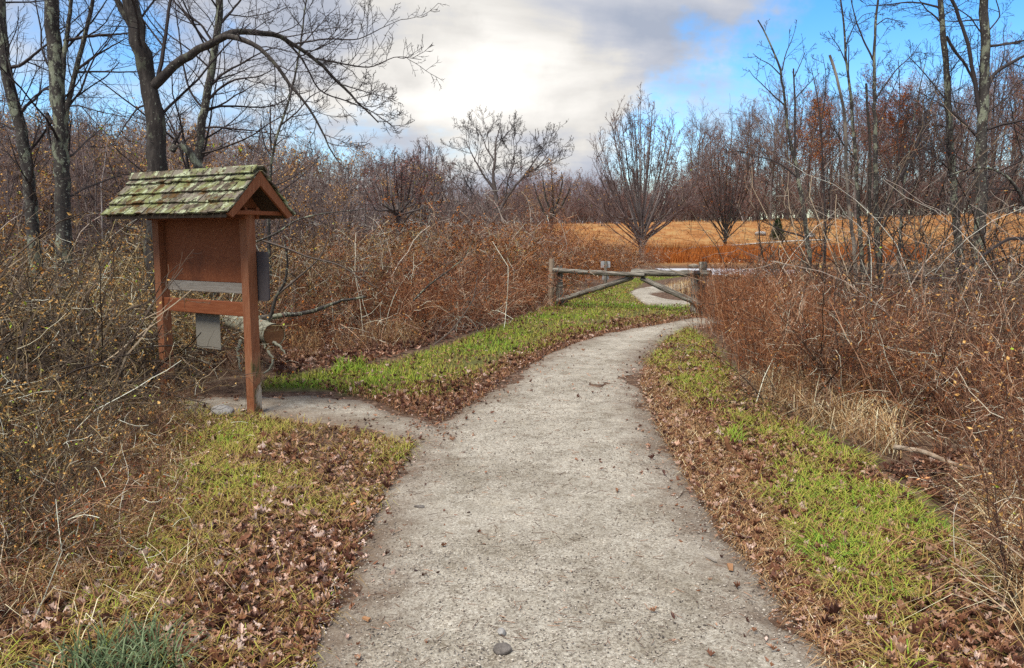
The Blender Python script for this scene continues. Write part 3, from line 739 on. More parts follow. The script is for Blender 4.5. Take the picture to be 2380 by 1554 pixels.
guided_tree('tree', 'narrow leaning tree with forked top, leftmost of the right hand trees', 'tree', RT, None, 12.5, [
    ([(1890, 690), (1880, 600), (1870, 500), (1853, 400), (1836, 330), (1826, 262), (1818, 180), (1797, 110), (1772, 70), (1762, 48)], .052, .010, dict(t0=.55, per=2.2, L1=.55, m2=4, m3=2)),
    ([(1824, 245), (1800, 225), (1775, 200), (1748, 175), (1740, 162)], .013, .004, dict(t0=.3, per=4, L1=.5, m2=3, m3=2)),
    ([(1819, 180), (1790, 150), (1765, 138), (1750, 125)], .011, .004, dict(t0=.2, per=4, L1=.4, m2=3, m3=2)),
    ([(1818, 165), (1826, 125), (1840, 95), (1848, 70)], .011, .004, dict(t0=.2, per=4, L1=.4, m2=3, m3=2)),
    ([(1848, 390), (1848, 310), (1848, 230), (1844, 160)], .020, .012, dict(t0=.3, per=2.5, L1=.5, m2=3, m3=2)),
    ([(1846, 180), (1860, 150), (1872, 120)], .009, .004, dict(t0=.2, per=5, L1=.4, m2=3, m3=2)),
    ([(1848, 230), (1875, 200), (1905, 170)], .011, .004, dict(t0=.2, per=4, L1=.5, m2=3, m3=2)),
    ([(1872, 552), (1850, 545), (1822, 538), (1800, 528), (1772, 515)], .016, .007, dict(t0=.6, per=2, L1=.3, m2=2, m3=1)),
    ([(1856, 415), (1820, 385), (1790, 370), (1760, 366), (1720, 350), (1690, 355)], .015, .005, dict(t0=.3, per=3.5, L1=.6)),
], bark='bark_lichen', seed=16)
guided_tree('tree', 'straight thin tree with lichen, right of the snapped pale trunk', 'tree', RT, None, 12.8, [
    ([(2048, 690), (2042, 600), (2036, 500), (2035, 400), (2034, 290), (2031, 200), (2031, 130), (2034, 60), (2040, 0), (2050, -60)], .058, .014, dict(t0=.45, per=2.8, L1=.8, m2=5)),
    ([(2032, 145), (2005, 90), (1990, 50), (1978, 0), (1970, -40)], .016, .006, dict(t0=.2, per=3, L1=.5)),
    ([(2033, 235), (2060, 195), (2085, 160), (2120, 130), (2140, 100)], .015, .005, dict(t0=.2, per=3, L1=.7)),
    ([(2035, 60), (2060, 42), (2080, 48), (2098, 50)], .01, .004, dict(t0=.2, per=4, L1=.4)),
    ([(2034, 300), (2055, 260), (2070, 220), (2085, 190)], .013, .004, dict(t0=.2, per=4, L1=.6)),
    ([(2038, 540), (2060, 470), (2100, 400), (2135, 330), (2155, 260), (2180, 200)], .024, .006, dict(t0=.2, per=3.4, L1=.9)),
    ([(2038, 560), (2075, 480), (2130, 420), (2180, 350), (2200, 300)], .020, .005, dict(t0=.2, per=3.4, L1=.9)),
], twig=dict(m2=7, m3=4, per=3.2), bark='bark_lichen', seed=17)
guided_tree('tree', 'forked thin tree between the leaning tree and the snapped trunk', 'tree', RT, None, 13.2, [
    ([(2008, 690), (2003, 600), (1996, 500), (1990, 400), (1984, 300), (1975, 200), (1963, 110), (1966, 60), (1952, 0), (1948, -60)], .046, .012, dict(t0=.45, per=2.6, L1=.65, m2=4)),
    ([(1968, 150), (1950, 110), (1935, 90), (1925, 72)], .011, .004, dict(t0=.2, per=4, L1=.4)),
    ([(1964, 110), (1985, 60), (2005, 35), (2030, 30)], .011, .004, dict(t0=.2, per=4, L1=.5)),
    ([(1979, 240), (1972, 180), (1973, 110)], .013, .009, dict(t0=.3, per=3, L1=.4)),
    ([(1988, 370), (1955, 330), (1935, 290), (1925, 250)], .014, .004, dict(t0=.2, per=4, L1=.7)),
    ([(1910, 700), (1920, 560), (1915, 420), (1908, 300), (1905, 250), (1896, 200), (1885, 160)], .026, .006, dict(t0=.4, per=3.4, L1=.6)),
    ([(1908, 290), (1918, 230), (1920, 170), (1912, 130)], .012, .004, dict(t0=.2, per=4, L1=.5)),
], twig=dict(m2=7, m3=4, per=3.2), bark='bark_lichen', seed=18)
guided_tree('dead_trunk', 'snapped dead trunk with bare pale wood among the right hand trees', 'dead tree', None, None, 12.0, [
    ([(1990, 660), (1986, 580), (1976, 500), (1968, 430), (1966, 350), (1966, 285), (1958, 230), (1945, 180), (1929, 128)], .034, .020, dict(off=1)),
    ([(1966, 290), (1980, 270), (1985, 240)], .012, .006, dict(off=1)),
], bark='dead_wood', seed=19)
guided_tree('dead_trunk', 'short dark dead pole without branches beside the straight thin tree', 'dead tree', None, None, 12.6, [
    ([(2022, 690), (2020, 560), (2022, 420), (2022, 320), (2017, 270), (2016, 230), (2013, 194)], .030, .018, dict(off=1)),
], bark='bark', seed=20)
guided_tree('tree', 'small fan of thin stems behind the right hand trees', 'tree', RT, None, 16.0, [
    ([(2085, 690), (2090, 560), (2100, 430), (2115, 330), (2130, 240), (2150, 150)], .036, .008, dict(t0=.3, per=4, L1=1.0, trop=.12)),
    ([(2100, 430), (2085, 330), (2092, 220), (2088, 140)], .018, .006, dict(t0=.2, per=4, L1=.9, trop=.12)),
    ([(2103, 420), (2140, 320), (2170, 230), (2190, 150)], .018, .006, dict(t0=.2, per=4, L1=.9, trop=.12)),
], twig=dict(m2=7, m3=4, per=3.2), bark='bark_lichen', seed=21)
guided_tree('tree', 'small crooked tree reaching in from the right edge', 'tree', RT, None, 9.5, [
    ([(2420, 800), (2410, 640), (2395, 520), (2370, 440), (2330, 400), (2280, 385), (2200, 410)], .045, .008, dict(t0=.3, per=4, L1=1.0, trop=0)),
    ([(2400, 560), (2350, 550), (2290, 590), (2230, 640), (2150, 650)], .024, .006, dict(t0=.2, per=4, L1=.8, trop=0)),
    ([(2395, 520), (2420, 400), (2400, 300), (2380, 230)], .03, .01, dict(t0=.2, per=3, L1=.9)),
], bark='bark_lichen', seed=22)

# ---- trees in the middle distance, by the field
guided_tree('oak_tree', 'broad bare oak with low spreading limbs behind the bramble', 'tree', None, None, 62, [
    ([(1155, 545), (1155, 500), (1155, 475), (1150, 440), (1146, 410), (1150, 370), (1152, 330), (1160, 300)], .24, .03, dict()),
    ([(1155, 500), (1175, 465), (1195, 435), (1225, 400), (1245, 370), (1268, 340)], .14, .02, dict()),
    ([(1148, 440), (1125, 410), (1105, 375), (1090, 345), (1080, 325)], .10, .02, dict()),
    ([(1175, 465), (1180, 420), (1195, 380), (1195, 340), (1190, 310)], .065, .015, dict()),
    ([(1154, 505), (1130, 490), (1100, 470), (1070, 440), (1045, 415), (1030, 395)], .11, .02, dict()),
    ([(1100, 470), (1075, 480), (1050, 455), (1035, 430)], .07, .02, dict()),
    ([(1225, 400), (1245, 395), (1262, 375), (1275, 355)], .065, .015, dict()),
    ([(1150, 375), (1130, 345), (1120, 315), (1110, 300)], .065, .015, dict()),
], twig=dict(per=1.5, L1=4.2, m2=8, m3=5, m4=3, rmin=.012, t0=.25, ang=(48, 14), trop=.09), bark='far_trunk', crown_mat='branch', seed=30)
guided_tree('small_tree', 'small round bare tree between the oak and the vase shaped tree', 'tree', None, None, 50, [
    ([(1283, 585), (1283, 545), (1282, 510), (1284, 480), (1285, 440), (1282, 400)], .17, .03, dict(t0=.3)),
    ([(1283, 520), (1262, 490), (1248, 455), (1240, 425)], .09, .02, dict()),
    ([(1283, 510), (1305, 480), (1320, 450), (1328, 425)], .09, .02, dict()),
    ([(1283, 545), (1265, 545), (1245, 540), (1232, 545)], .05, .02, dict(per=.8)),
    ([(1283, 500), (1268, 460), (1262, 420), (1258, 400)], .08, .02, dict()),
    ([(1283, 500), (1300, 460), (1308, 420), (1305, 400)], .08, .02, dict()),
], twig=dict(per=1.4, L1=1.7, m2=6, m3=5, m4=1, rmin=.010, t0=.2, trop=.06), crown_mat='far_twig', leaf=(900, .09, 'leaf_tan'), seed=31)
vase = [([(1491, 605), (1491, 580), (1490, 560), (1489, 545)], .17, .13, dict(off=1))]
_r = np.random.default_rng(40)
for k in range(38):
    tx = 1490 + (k - 18.5) / 18.5 * 132 + _r.normal() * 8
    ty = 225 + ((tx - 1488) / 128) ** 2 * 165 + abs(_r.normal()) * 28
    sy = 585 - _r.random() * 75; sx = 1491 + _r.normal() * 2
    mx, my = sx * .52 + tx * .48, sy * .52 + ty * .48
    bow = (tx - 1490) * .05
    vase.append(([(sx, sy), (mx + bow, my + 20, _r.normal() * 1.2), (tx, ty, _r.normal() * 2.2)], .050, .010, dict()))
for k in range(18):
    sg = -1 if k % 2 else 1
    tx = 1490 + sg * _r.uniform(70, 138); ty = 330 + abs(tx - 1490) * .75 + _r.uniform(-20, 70); sy = 582 - _r.random() * 40
    vase.append(([(1491, sy), ((1491 + tx) / 2, (sy + ty) / 2 + 8, _r.normal()), (tx, ty, _r.normal() * 2)], .032, .008, dict()))
guided_tree('vase_tree', 'large vase shaped tree fanning many upright stems beside the gate', 'tree', None, None, 46, vase,
            twig=dict(per=1.35, L1=1.7, m2=5, m3=3, rmin=.0085, t0=.3, ang=(30, 10), trop=.10), bark='far_trunk', crown_mat='far_twig', leaf=(500, .08, 'leaf_tan'), seed=32)
vase = [([(1686, 600), (1686, 575), (1685, 558)], .15, .12, dict(off=1))]
for k in range(26):
    tx = 1683 + (k - 12.5) / 12.5 * 80 + _r.normal() * 5
    ty = 330 + ((tx - 1683) / 78) ** 2 * 95 + abs(_r.normal()) * 18
    sy = 575 - _r.random() * 40
    bow = (tx - 1683) * .08
    vase.append(([(1686, sy), (1685 * .5 + tx * .5 + bow, sy * .52 + ty * .48, _r.normal()), (tx, ty, _r.normal() * 1.8)], .042, .010, dict()))
guided_tree('vase_tree', 'smaller brown vase shaped tree standing in the rust coloured field', 'tree', None, None, 54, vase,
            twig=dict(per=1.5, L1=1.3, m2=5, m3=4, rmin=.009, t0=.2, ang=(30, 10), trop=.12), bark='bark', crown_mat='far_twig', leaf=(1500, .08, 'leaf_red'), seed=33)
for nm, lb, d, px, ty, by, w, sd in (('maroon_tree', 'rounded maroon leaved tree beyond the bramble left of the oak', 34, 925, 362, 560, 62, 34),
                                     ('bare_tree', 'round grey bare tree right beside the maroon leaved tree', 40, 985, 335, 560, 46, 35)):
    w *= 1.3
    lim = [([(px, by), (px, by - 30), (px, by - 60)], .10, .08, dict(off=1))]
    for k in range(15):
        a = (k - 7) / 7
        tx = px + a * w + _r.normal() * 4; tyy = ty + a * a * 60 + abs(_r.normal()) * 8
        lim.append(([(px, by - 25 - _r.random() * 50), (px + a * w * .65, (by + tyy) / 2 - 5, _r.normal() * .8), (tx, tyy, _r.normal() * 1.2)], .05, .012, dict()))
    guided_tree(nm, lb, 'tree', None, None, d, lim, twig=dict(per=2.2, L1=1.2, m2=6, m3=4, rmin=.007, t0=.3, ang=(45, 12)), bark='far_trunk', crown_mat='far_twig',
                leaf=((2600, .06, 'leaf_maroon') if nm == 'maroon_tree' else None), seed=sd)


# ------------------------------------------------------------------ distant wood: a few kinds, each tree its own object
def far_tree(name, label, H, r, kind, seed, group, leaf=None):
    global rng
    keep = rng; rng = np.random.default_rng(seed)
    root = empty(name, (0, 0, -100)); tag(root, label, 'tree', group)
    tk, cr = MB(), MB()
    if kind == 'forest':
        T = grow(np.array([[0, 0, -.2]]), np.array([[rng.normal() * .03, rng.normal() * .03, 1]]), np.array([H * .95]), 14, .035, .05)
        Tr = taper(np.array([r]), 14, .2); tk.tubes(T, Tr, 6, rnd=.5, cap=False)
        A, Ar, Al = kids(T, Tr, np.array([H]), 26, t0=.36, ang=(46, 12), ratio=.36, fall=.40, n=6, trop=.13, rmin=.016, slen=.011, wob=.13)
        lo, lor, lol = kids(T, Tr, np.array([H]), 5, t0=.15, t1=.45, ang=(65, 12), ratio=.16, fall=.2, n=5, trop=.05, rmin=.014, wob=.15)
        B, Br, Bl = kids(A, Ar, Al, 8, t0=.2, ratio=.52, n=4, trop=.1, rmin=.013, ang=(42, 12), slen=.008)
        C, Cr, Cl = kids(B, Br, Bl, 6, t0=.15, ratio=.62, n=3, trop=.08, rmin=.010, ang=(42, 14), slen=.008)
        E, Er, El = kids(lo, lor, lol, 5, t0=.2, ratio=.6, n=3, trop=.05, rmin=.011)
        cr.tubes(lo, lor, 3, rnd=rng.random(len(lo))); cr.tubes(E, Er, 3, rnd=rng.random(len(E)))
    else:                                        # 'scrub': many stems, dense twigs
        ns = 7
        T = grow(rng.normal(size=(ns, 3)) * [.25, .25, 0] - [0, 0, .15], rng.normal(size=(ns, 3)) * [.28, .28, 0] + [0, 0, 1], H * rng.uniform(.65, 1, ns), 10, .09, .06)
        Tr = taper(np.full(ns, r), 10, .2); tk.tubes(T, Tr, 5, rnd=rng.random(ns))
        A, Ar, Al = kids(T, Tr, np.full(ns, H), 12, t0=.15, ang=(48, 14), ratio=.34, fall=.45, n=5, trop=.08, rmin=.009, wob=.15)
        B, Br, Bl = kids(A, Ar, Al, 6, t0=.15, ratio=.55, n=4, trop=.07, rmin=.007, ang=(45, 14))
        C, Cr, Cl = kids(B, Br, Bl, 4, t0=.15, ratio=.65, n=3, trop=.05, rmin=.006, ang=(45, 15))
    for q, w in ((A, Ar), (B, Br), (C, Cr)): cr.tubes(q, w, 3, rnd=rng.random(len(q)))
    tk.build('trunk', M['far_trunk'], root, smooth=True); cr.build('crown', M['far_twig'], root)
    if leaf:
        nl, sz, mt = leaf; lp = ends(C)[rng.integers(0, len(C), nl)] + rng.normal(size=(nl, 3)) * sz
        lb = MB(); quads_at(lb, lp, sz * rng.uniform(.6, 1.4, nl), rng.random(nl)); tag(lb.build('leaves', M[mt], root), kind='stuff')
    rng = keep
    return root


GW = 'bare trees of the far wood beyond the field'
fw = [far_tree('wood_tree', 'tall bare tree in the far wood beyond the rust field', 14.5, .17, 'forest', 50 + k, GW) for k in range(4)]
GR_ = 'russet leaved trees of the far wood'
fr = [far_tree('wood_tree', 'far wood tree still holding russet leaves', 14.0, .17, 'forest', 60 + k, GR_, (5200, .14, 'leaf_red')) for k in range(2)]
fm = [far_tree('wood_tree', 'far wood tree with thin dull brown leaves', 14.0, .16, 'forest', 64, 'thinly leaved trees of the far wood', (2600, .12, 'leaf_maroon'))]
GS = 'grey scrub trees on the rise behind the kiosk'
fs = [far_tree('scrub_tree', 'grey many stemmed scrub tree on the rise behind the kiosk', 6.5, .05, 'scrub', 70 + k, GS) for k in range(3)]
fsl = [far_tree('scrub_tree', 'many stemmed scrub tree with dull tan leaves behind the kiosk', 6.0, .05, 'scrub', 76, 'tan leaved scrub trees behind the kiosk', (1800, .10, 'leaf_tan'))]
used = set()


def put(proto, x, y, sc, sz=None, label=None):
    loc = (x, y, float(terrain(x, y)))
    rz = R.random() * 6.28
    o = _put(proto, loc, rz, sc, sz)
    px = CX + F * x / y; nm = stem_of(proto)
    if nm == 'scrub_tree':
        b = ('behind the leftmost trunks', 'behind the kiosk roof', 'right of the kiosk', 'left of the broad oak', 'behind the broad oak')[int(np.searchsorted([230, 600, 860, 1080], px))]
        b = ('front ', 'farther ')[y > 42] + 'grey many stemmed scrub tree ' + b if 'grey' in KIND[proto.data.name if proto.data else proto.name] else ('front ', 'farther ')[y > 42] + 'tan leaved scrub tree ' + b
    else:
        b = ('left of the small round tree', 'behind the large vase tree', 'behind the smaller vase tree', 'behind the juniper', 'behind the leaning right hand tree', 'behind the straight thin tree', 'around the thickest right hand trunk')[
            int(np.searchsorted([1250, 1600, 1740, 1830, 1960, 2120], px))]
        b = KIND[proto.name] + ' ' + ('front row, ', 'deeper in the wood, ')[y > 112] + b
    o['label'] = b; o['group'] = b.replace(' tree', ' trees', 1).replace(' brush', ' brush bushes', 1)
    return o


KIND = {}


def stem_of(o): return o.name.split('.')[0]


def _put(proto, loc, rz, sc, sz):
    if proto.name not in used:
        used.add(proto.name); proto.location = loc; proto.rotation_euler = (0, 0, rz); proto.scale = (sc, sc, sz or sc)
        return proto
    return dup(proto, loc, rz, sc, None, None, sz)


for o_ in fw: KIND[o_.name] = 'tall bare far wood tree'
for o_ in fr: KIND[o_.name] = 'russet leaved far wood tree'
for o_ in fm: KIND[o_.name] = 'dull brown leaved far wood tree'
for o_ in fs: KIND[o_.name] = 'grey'
for o_ in fsl: KIND[o_.name] = 'tan'
for row, (d0, n_) in enumerate(((100, 24), (108, 24), (117, 24), (127, 22))):        # right: the tall wood
    for k in range(n_):
        px = 1600 + (k + R.random() * .8) / n_ * 860; d = d0 + R.uniform(-3, 3)
        x = (px - CX) / F * d
        u = R.random()
        if row < 2 and (1830 < px < 1960 or 2040 < px < 2150) and u < .6: pr = R.choice(fr)
        elif u < .25: pr = fm[0]
        else: pr = R.choice(fw)
        hgt = 1.10 + .14 * (px > 2220) - .16 * (px < 1780)
        put(pr, x, d, hgt * R.uniform(.80, 1.12))
for row, (d0, n_) in enumerate(((112, 20), (130, 22))):        # centre and left of centre: low far wood
    for k in range(n_):
        px = 930 + (k + R.random() * .8) / n_ * 700; d = d0 + R.uniform(-5, 5); x = (px - CX) / F * d
        put(R.choice(fw + fm), x, d, R.uniform(.34, .52))
for d0, n_, px0, px1, h0, h1 in ((24, 14, -80, 640, 0, 0), (30, 18, -100, 800, 0, 0), (38, 20, -120, 960, 0, 0), (48, 24, -120, 1180, 0, 0), (60, 26, -60, 1300, 0, 0), (78, 26, -60, 1420, 0, 0)):
    for k in range(n_):
        px = px0 + (k + R.random() * .9) / n_ * (px1 - px0); d = d0 + R.uniform(-3, 3); x = (px - CX) / F * d
        top = np.interp(px, [-100, 300, 560, 650, 900, 1020, 1090, 1350], [272, 285, 315, 345, 362, 400, 462, 492])       # the skyline falls to the right
        want = EYE + (545 - top) / F * d
        s_ = min(max(want / 6.3, .35), 2.2) * R.uniform(.82, 1.08)
        put(R.choice(fs + fsl), x, d, s_)
GE = 'brown brush along the edge of the far wood'
fe = [far_tree('brush_tree', 'brown twiggy brush along the edge of the far wood', 6.5, .05, 'scrub', 120 + k, GE, (2600, .075, 'leaf_maroon')) for k in range(2)]
for o_ in fe: KIND[o_.name] = 'brown twiggy brush'
for k in range(64):           # thick brush closing the gap under the middle of the wood
    px = 1170 + k / 64 * 600 + R.uniform(-8, 8); d = R.uniform(98, 114); x = (px - CX) / F * d
    put(R.choice(fe), x, d, R.uniform(.55, .95), None)
for k in range(130):           # brush under and among the far wood
    px = 980 + k / 130 * 1440 + R.uniform(-15, 15); d = R.uniform(97, 122); x = (px - CX) / F * d
    put(R.choice(fe), x, d, R.uniform(.55, 1.15) * (1.0 if px > 1560 else .8))


for k in range(70):
    px = 980 + k / 70 * 1460 + R.uniform(-14, 14); d = R.uniform(128, 150); x = (px - CX) / F * d
    put(R.choice(fe), x, d, R.uniform(1.3, 1.8) * (1.0 if px > 1560 else (.85 if px > 1180 else .55)))


# ------------------------------------------------------------------ shrubs and weeds: kinds, then copies
def bramble(name, label, cat, group, H, W, ncane, mt, lmt, nleaf, seed, arch=-.10, r=.0068, lsize=.032, fine=4):
    global rng
    keep = rng; rng = np.random.default_rng(seed)
    mb = MB()
    st = np.concatenate([rng.normal(size=(ncane, 2)) * W * .30, np.full((ncane, 1), -.05)], 1)
    dr = np.concatenate([rng.normal(size=(ncane, 2)) * .42, np.ones((ncane, 1))], 1)
    A = grow(st, dr, H * rng.uniform(.75, 1.3, ncane), 10, .16, arch)
    Ar = taper(np.full(ncane, r) * rng.uniform(.6, 1.3, ncane), 10, .35)
    B, Br, Bl = kids(A, Ar, np.full(ncane, H * 1.1), 7, t0=.15, ang=(55, 18), ratio=.38, fall=.4, n=6, trop=.0, rmin=.0030, wob=.26, rr=.7)
    C, Cr, Cl = kids(B, Br, Bl, fine, t0=.15, ang=(52, 18), ratio=.6, n=4, trop=.0, rmin=.0021, wob=.26, rr=.8)
    for q, w in ((A, Ar), (B, Br), (C, Cr)):
        mb.tubes(q, w, 3, rnd=np.clip(rng.beta(.8, 1.35, len(q)), 0, 1))
    o = mb.build(name, M[mt], None, (0, 0, -100)); tag(o, label, cat, group)
    if nleaf:
        allp = np.concatenate([C.reshape(-1, 3), B.reshape(-1, 3)])
        lp = allp[rng.integers(0, len(allp), nleaf)] + rng.normal(size=(nleaf, 3)) * .015
        lb = MB(); quads_at(lb, lp, lsize * rng.uniform(.5, 1.4, nleaf), rng.random(nleaf)); tag(lb.build('leaves', M[lmt], o), kind='stuff')
    rng = keep
    return o


def weed(name, label, cat, group, n, H, mt, seed, spread=.22, seedheads=True, side=7, lean=.12, r=.0030):
    global rng
    keep = rng; rng = np.random.default_rng(seed)
    mb = MB()
    st = np.concatenate([rng.normal(size=(n, 2)) * spread, np.full((n, 1), -.04)], 1)
    dr = np.concatenate([rng.normal(size=(n, 2)) * lean, np.ones((n, 1))], 1)
    A = grow(st, dr, H * rng.uniform(.6, 1.15, n), 7, .045, 0); Ar = taper(np.full(n, r), 7, .5)
    B, Br, Bl = kids(A, Ar, np.full(n, H), side, t0=.3, ang=(38, 14), ratio=.24, fall=.3, n=4, trop=.06, rmin=.0019, wob=.16, rr=.7)
    C, Cr, Cl = kids(B, Br, Bl, 3, t0=.3, ang=(40, 14), ratio=.6, n=3, trop=.05, rmin=.0017)
    for q, w in ((A, Ar), (B, Br), (C, Cr)): mb.tubes(q, w, 3, rnd=np.clip(rng.beta(1.7, 2.2, len(q)), 0, 1))
    lf = A.reshape(-1, 3)[rng.integers(0, n * 7, n * 5)]
    quads_at(mb, lf + rng.normal(size=lf.shape) * .015, .045, rng.random(len(lf)) * .7, 0, .3)
    o = mb.build(name, M[mt], None, (0, 0, -100)); tag(o, label, cat, group)
    if seedheads:
        e = ends(C); e = e[rng.random(len(e)) < .045]
        sb = MB(); quads_at(sb, e, .017 * rng.uniform(.6, 1.4, len(e)), rng.random(len(e)), 0, .9); tag(sb.build('seed_heads', M['seed'], o), kind='stuff')
    rng = keep
    return o


BASE = {}


def base_label(o): return BASE[o.data.name]


def put_o(proto, xy, sc, sz=None, tilt=0.0, where=None):
    x, y = float(xy[0]), float(xy[1]); loc = (x, y, float(terrain(x, y)))
    rz = R.random() * 6.28
    if -3.5 < x < -2.05 and 7.4 < y < 9.3: sc *= .35                  # low growth round the fallen log
    if proto.name not in used: used.add(proto.name); c = proto
    else:
        c = proto.copy(); COL.objects.link(c)
        for ch in proto.children:
            d = ch.copy(); COL.objects.link(d); d.parent = c
    if where:
        c['label'] = base_label(proto) + ' ' + where; c['group'] = base_label(proto) + 's ' + where
    c.location = loc; c.rotation_euler = (R.uniform(-tilt, tilt), R.uniform(-tilt, tilt), rz); c.scale = (sc, sc, sz or sc)
    return c


GBL = 'olive brown bramble shrubs left of the kiosk'
bl = [bramble('bramble_shrub', 'tangled olive brown bramble shrub left of the kiosk', 'shrub', GBL, 1.55, 1.0, 24, 'twig_olive', 'leaf_tan', 900, 80 + k) for k in range(3)]
GBD = 'dark caned shrubs at the left edge'
bd = [bramble('dark_shrub', 'dark curving stemmed shrub at the left edge of the photo', 'shrub', GBD, 1.5, .9, 24, 'twig_dark', 'leaf_tan', 160, 84 + k, arch=-.14, r=.012) for k in range(2)]
GBM = 'brown bramble shrubs between kiosk and gate'
bm = [bramble('bramble_shrub', 'tangled brown bramble shrub between the kiosk and the gate', 'shrub', GBM, 1.5, 1.2, 30, 'twig_brown', 'leaf_red', 800, 88 + k, arch=-.19) for k in range(3)]
bmg = [bramble('bramble_shrub', 'tangled grey bramble shrub between the kiosk and the gate', 'shrub', 'grey bramble shrubs between kiosk and gate', 1.5, 1.2, 26, 'twig_grey', 'leaf_maroon', 320, 92, arch=-.19)]
GBR = 'reddish shrubs near the gate'
br_ = [bramble('red_shrub', 'reddish leaved shrub in the thicket near the gate', 'shrub', GBR, 1.35, 1.1, 26, 'twig_red', 'leaf_red', 620, 94 + k) for k in range(2)]
GRT = 'grey brown shrubs of the right hand thicket'
bt = [bramble('thicket_shrub', 'dense grey brown twiggy shrub in the right hand thicket', 'shrub', GRT, 1.5, 1.0, 26, 'twig_brown', 'leaf_tan', 260, 98 + k, arch=-.05) for k in range(2)]
btd = [bramble('thicket_shrub', 'dark thin stemmed shrub in the right hand thicket', 'shrub', 'dark shrubs of the right hand thicket', 1.7, 1.0, 22, 'twig_dark', 'leaf_red', 90, 101, arch=-.03, r=.007)]
GWR = 'rust brown weed clumps right of the gate'
wr = [weed('dry_weed', 'tall rust brown weed clump right of the gate', 'weed', GWR, 26, 1.05, 'twig_red', 104 + k) for k in range(3)]
GWS = 'tan dry weed clumps along the verges'
ws = [weed('dry_weed', 'low tan dry weed clump along the verge', 'weed', GWS, 20, .55, 'straw', 108 + k, spread=.2, side=5, lean=.3, r=.0022, seedheads=False) for k in range(2)]
wb = [weed('dry_weed', 'low dark brown dry weed clump in the left foreground', 'weed', 'brown weed clumps in the left foreground', 18, .5, 'twig_brown', 111 + k, spread=.2, side=6, lean=.3, r=.0024, seedheads=False) for k in range(2)]

for lst, tx in ((bl, 'tangled olive brown bramble'), (bd, 'dark arching stemmed shrub'), (bm, 'tangled brown bramble'), (bmg, 'grey stemmed bramble'), (br_, 'reddish leaved shrub'),
                (bt, 'grey brown twiggy shrub'), (btd, 'dark thin stemmed shrub'), (wr, 'rust brown weed clump'), (ws, 'tan dry weed clump'), (wb, 'dark brown weed clump')):
    for o_ in lst: BASE[o_.data.name] = tx
# left thicket
TL_FRONT = GP([(-120, 1180), (60, 1085), (200, 1005), (330, 945), (420, 905)])
for p in scatter(GP([(-420, 1250), (-60, 1110), (160, 985), (330, 915), (300, 850), (-300, 850)]), 30):
    put_o(R.choice(bl + bd), p, R.uniform(.62, .95), tilt=.15, where='at the left edge facing the viewer')
for p in scatter(GP([(-350, 1000), (-20, 960), (150, 905), (120, 860), (-300, 860)]), 7): put_o(R.choice(bd), p, R.uniform(.9, 1.15), tilt=.25, where='curving in from the left border')
for p in scatter(GP([(-600, 860), (330, 905), (500, 860), (640, 835), (600, 760), (-600, 740)]), 44): put_o(R.choice(bl + bl + bm), p, R.uniform(.8, 1.12), tilt=.15, where='on the left rising behind the front brambles')
for p in scatter(GP([(-900, 740), (640, 790), (760, 700), (-900, 680)]), 40): put_o(R.choice(bl + bmg), p, R.uniform(1.0, 1.5), tilt=.15, where='behind the kiosk under the big trees')
for p in scatter(GP([(-160, 1500), (-120, 1120), (60, 1060), (250, 990), (300, 1100), (230, 1280), (120, 1420), (20, 1540)]), 26): put_o(R.choice(bl + bm + bd), p, R.uniform(.32, .56), tilt=.3, where='low in the left foreground')
# middle thicket, from the kiosk to the gate
for p in scatter(GP([(690, 832), (850, 815), (1000, 772), (1120, 742), (1240, 705), (1240, 690), (1000, 715), (720, 770)]), 30): put_o(R.choice(bm + br_ + br_), p, R.uniform(.45, .75), tilt=.15, where='low along the leafy strip by the left verge')
for p in scatter(GP([(680, 790), (980, 738), (1210, 695), (1270, 690), (1290, 660), (700, 690)]), 60): put_o(R.choice(bm + bl + bmg + br_ + br_), p, R.uniform(.95, 1.25), tilt=.12, where='in the mound right of the kiosk')
for p in scatter(GP([(620, 690), (1285, 668), (1370, 640), (1400, 628), (600, 640)]), 44): put_o(R.choice(bm + bmg + br_), p, R.uniform(1.1, 1.55), tilt=.1, where='in the back of the mound left of the gate')
for p in scatter(GP([(1330, 655), (1400, 640), (1520, 618), (1520, 606), (1240, 606)]), 26): put_o(R.choice(br_ + bm), p, R.uniform(.9, 1.3), tilt=.1, where='behind the gate posts below the oak')
for p in scatter(GP([(900, 640), (1250, 630), (1300, 600), (900, 600)]), 20): put_o(R.choice(br_ + bmg), p, R.uniform(1.6, 2.4), tilt=.1, where='beyond the mound under the maroon tree')
rb = bramble('rust_bush', 'dense rust orange leaved bush', 'bush', 'rust bushes', 1.5, .9, 26, 'twig_red', 'leaf_rust', 3400, 150, arch=-.08, lsize=.05)
BASE[rb.data.name] = 'dense rust orange leaved bush'
for px, dd, s_, wh in ((985, 19.5, 1.5, 'standing tall behind the brown bramble mound'), (1150, 21, 1.15, 'below the broad oak'), (1240, 20.5, 1.05, 'just left of the gate posts'), (1330, 25, 1.0, 'behind the left half of the gate'), (1420, 30, .95, 'near the foot of the large vase tree')):
    q = P(px, 600, dd); put_o(rb, q[:2], s_, where=wh)
for px, dd, s_ in ((1040, 14.2, .95), (1120, 15.5, 1.05), (1190, 16.8, 1.05), (1090, 13.4, .8), (930, 12.6, .95), (840, 12.0, .95), (1225, 18.0, .95)):
    q = P(px, 650, dd); put_o(R.choice(bm + br_), q[:2], s_ * 1.12, where='on the rounded crest of the middle mound')
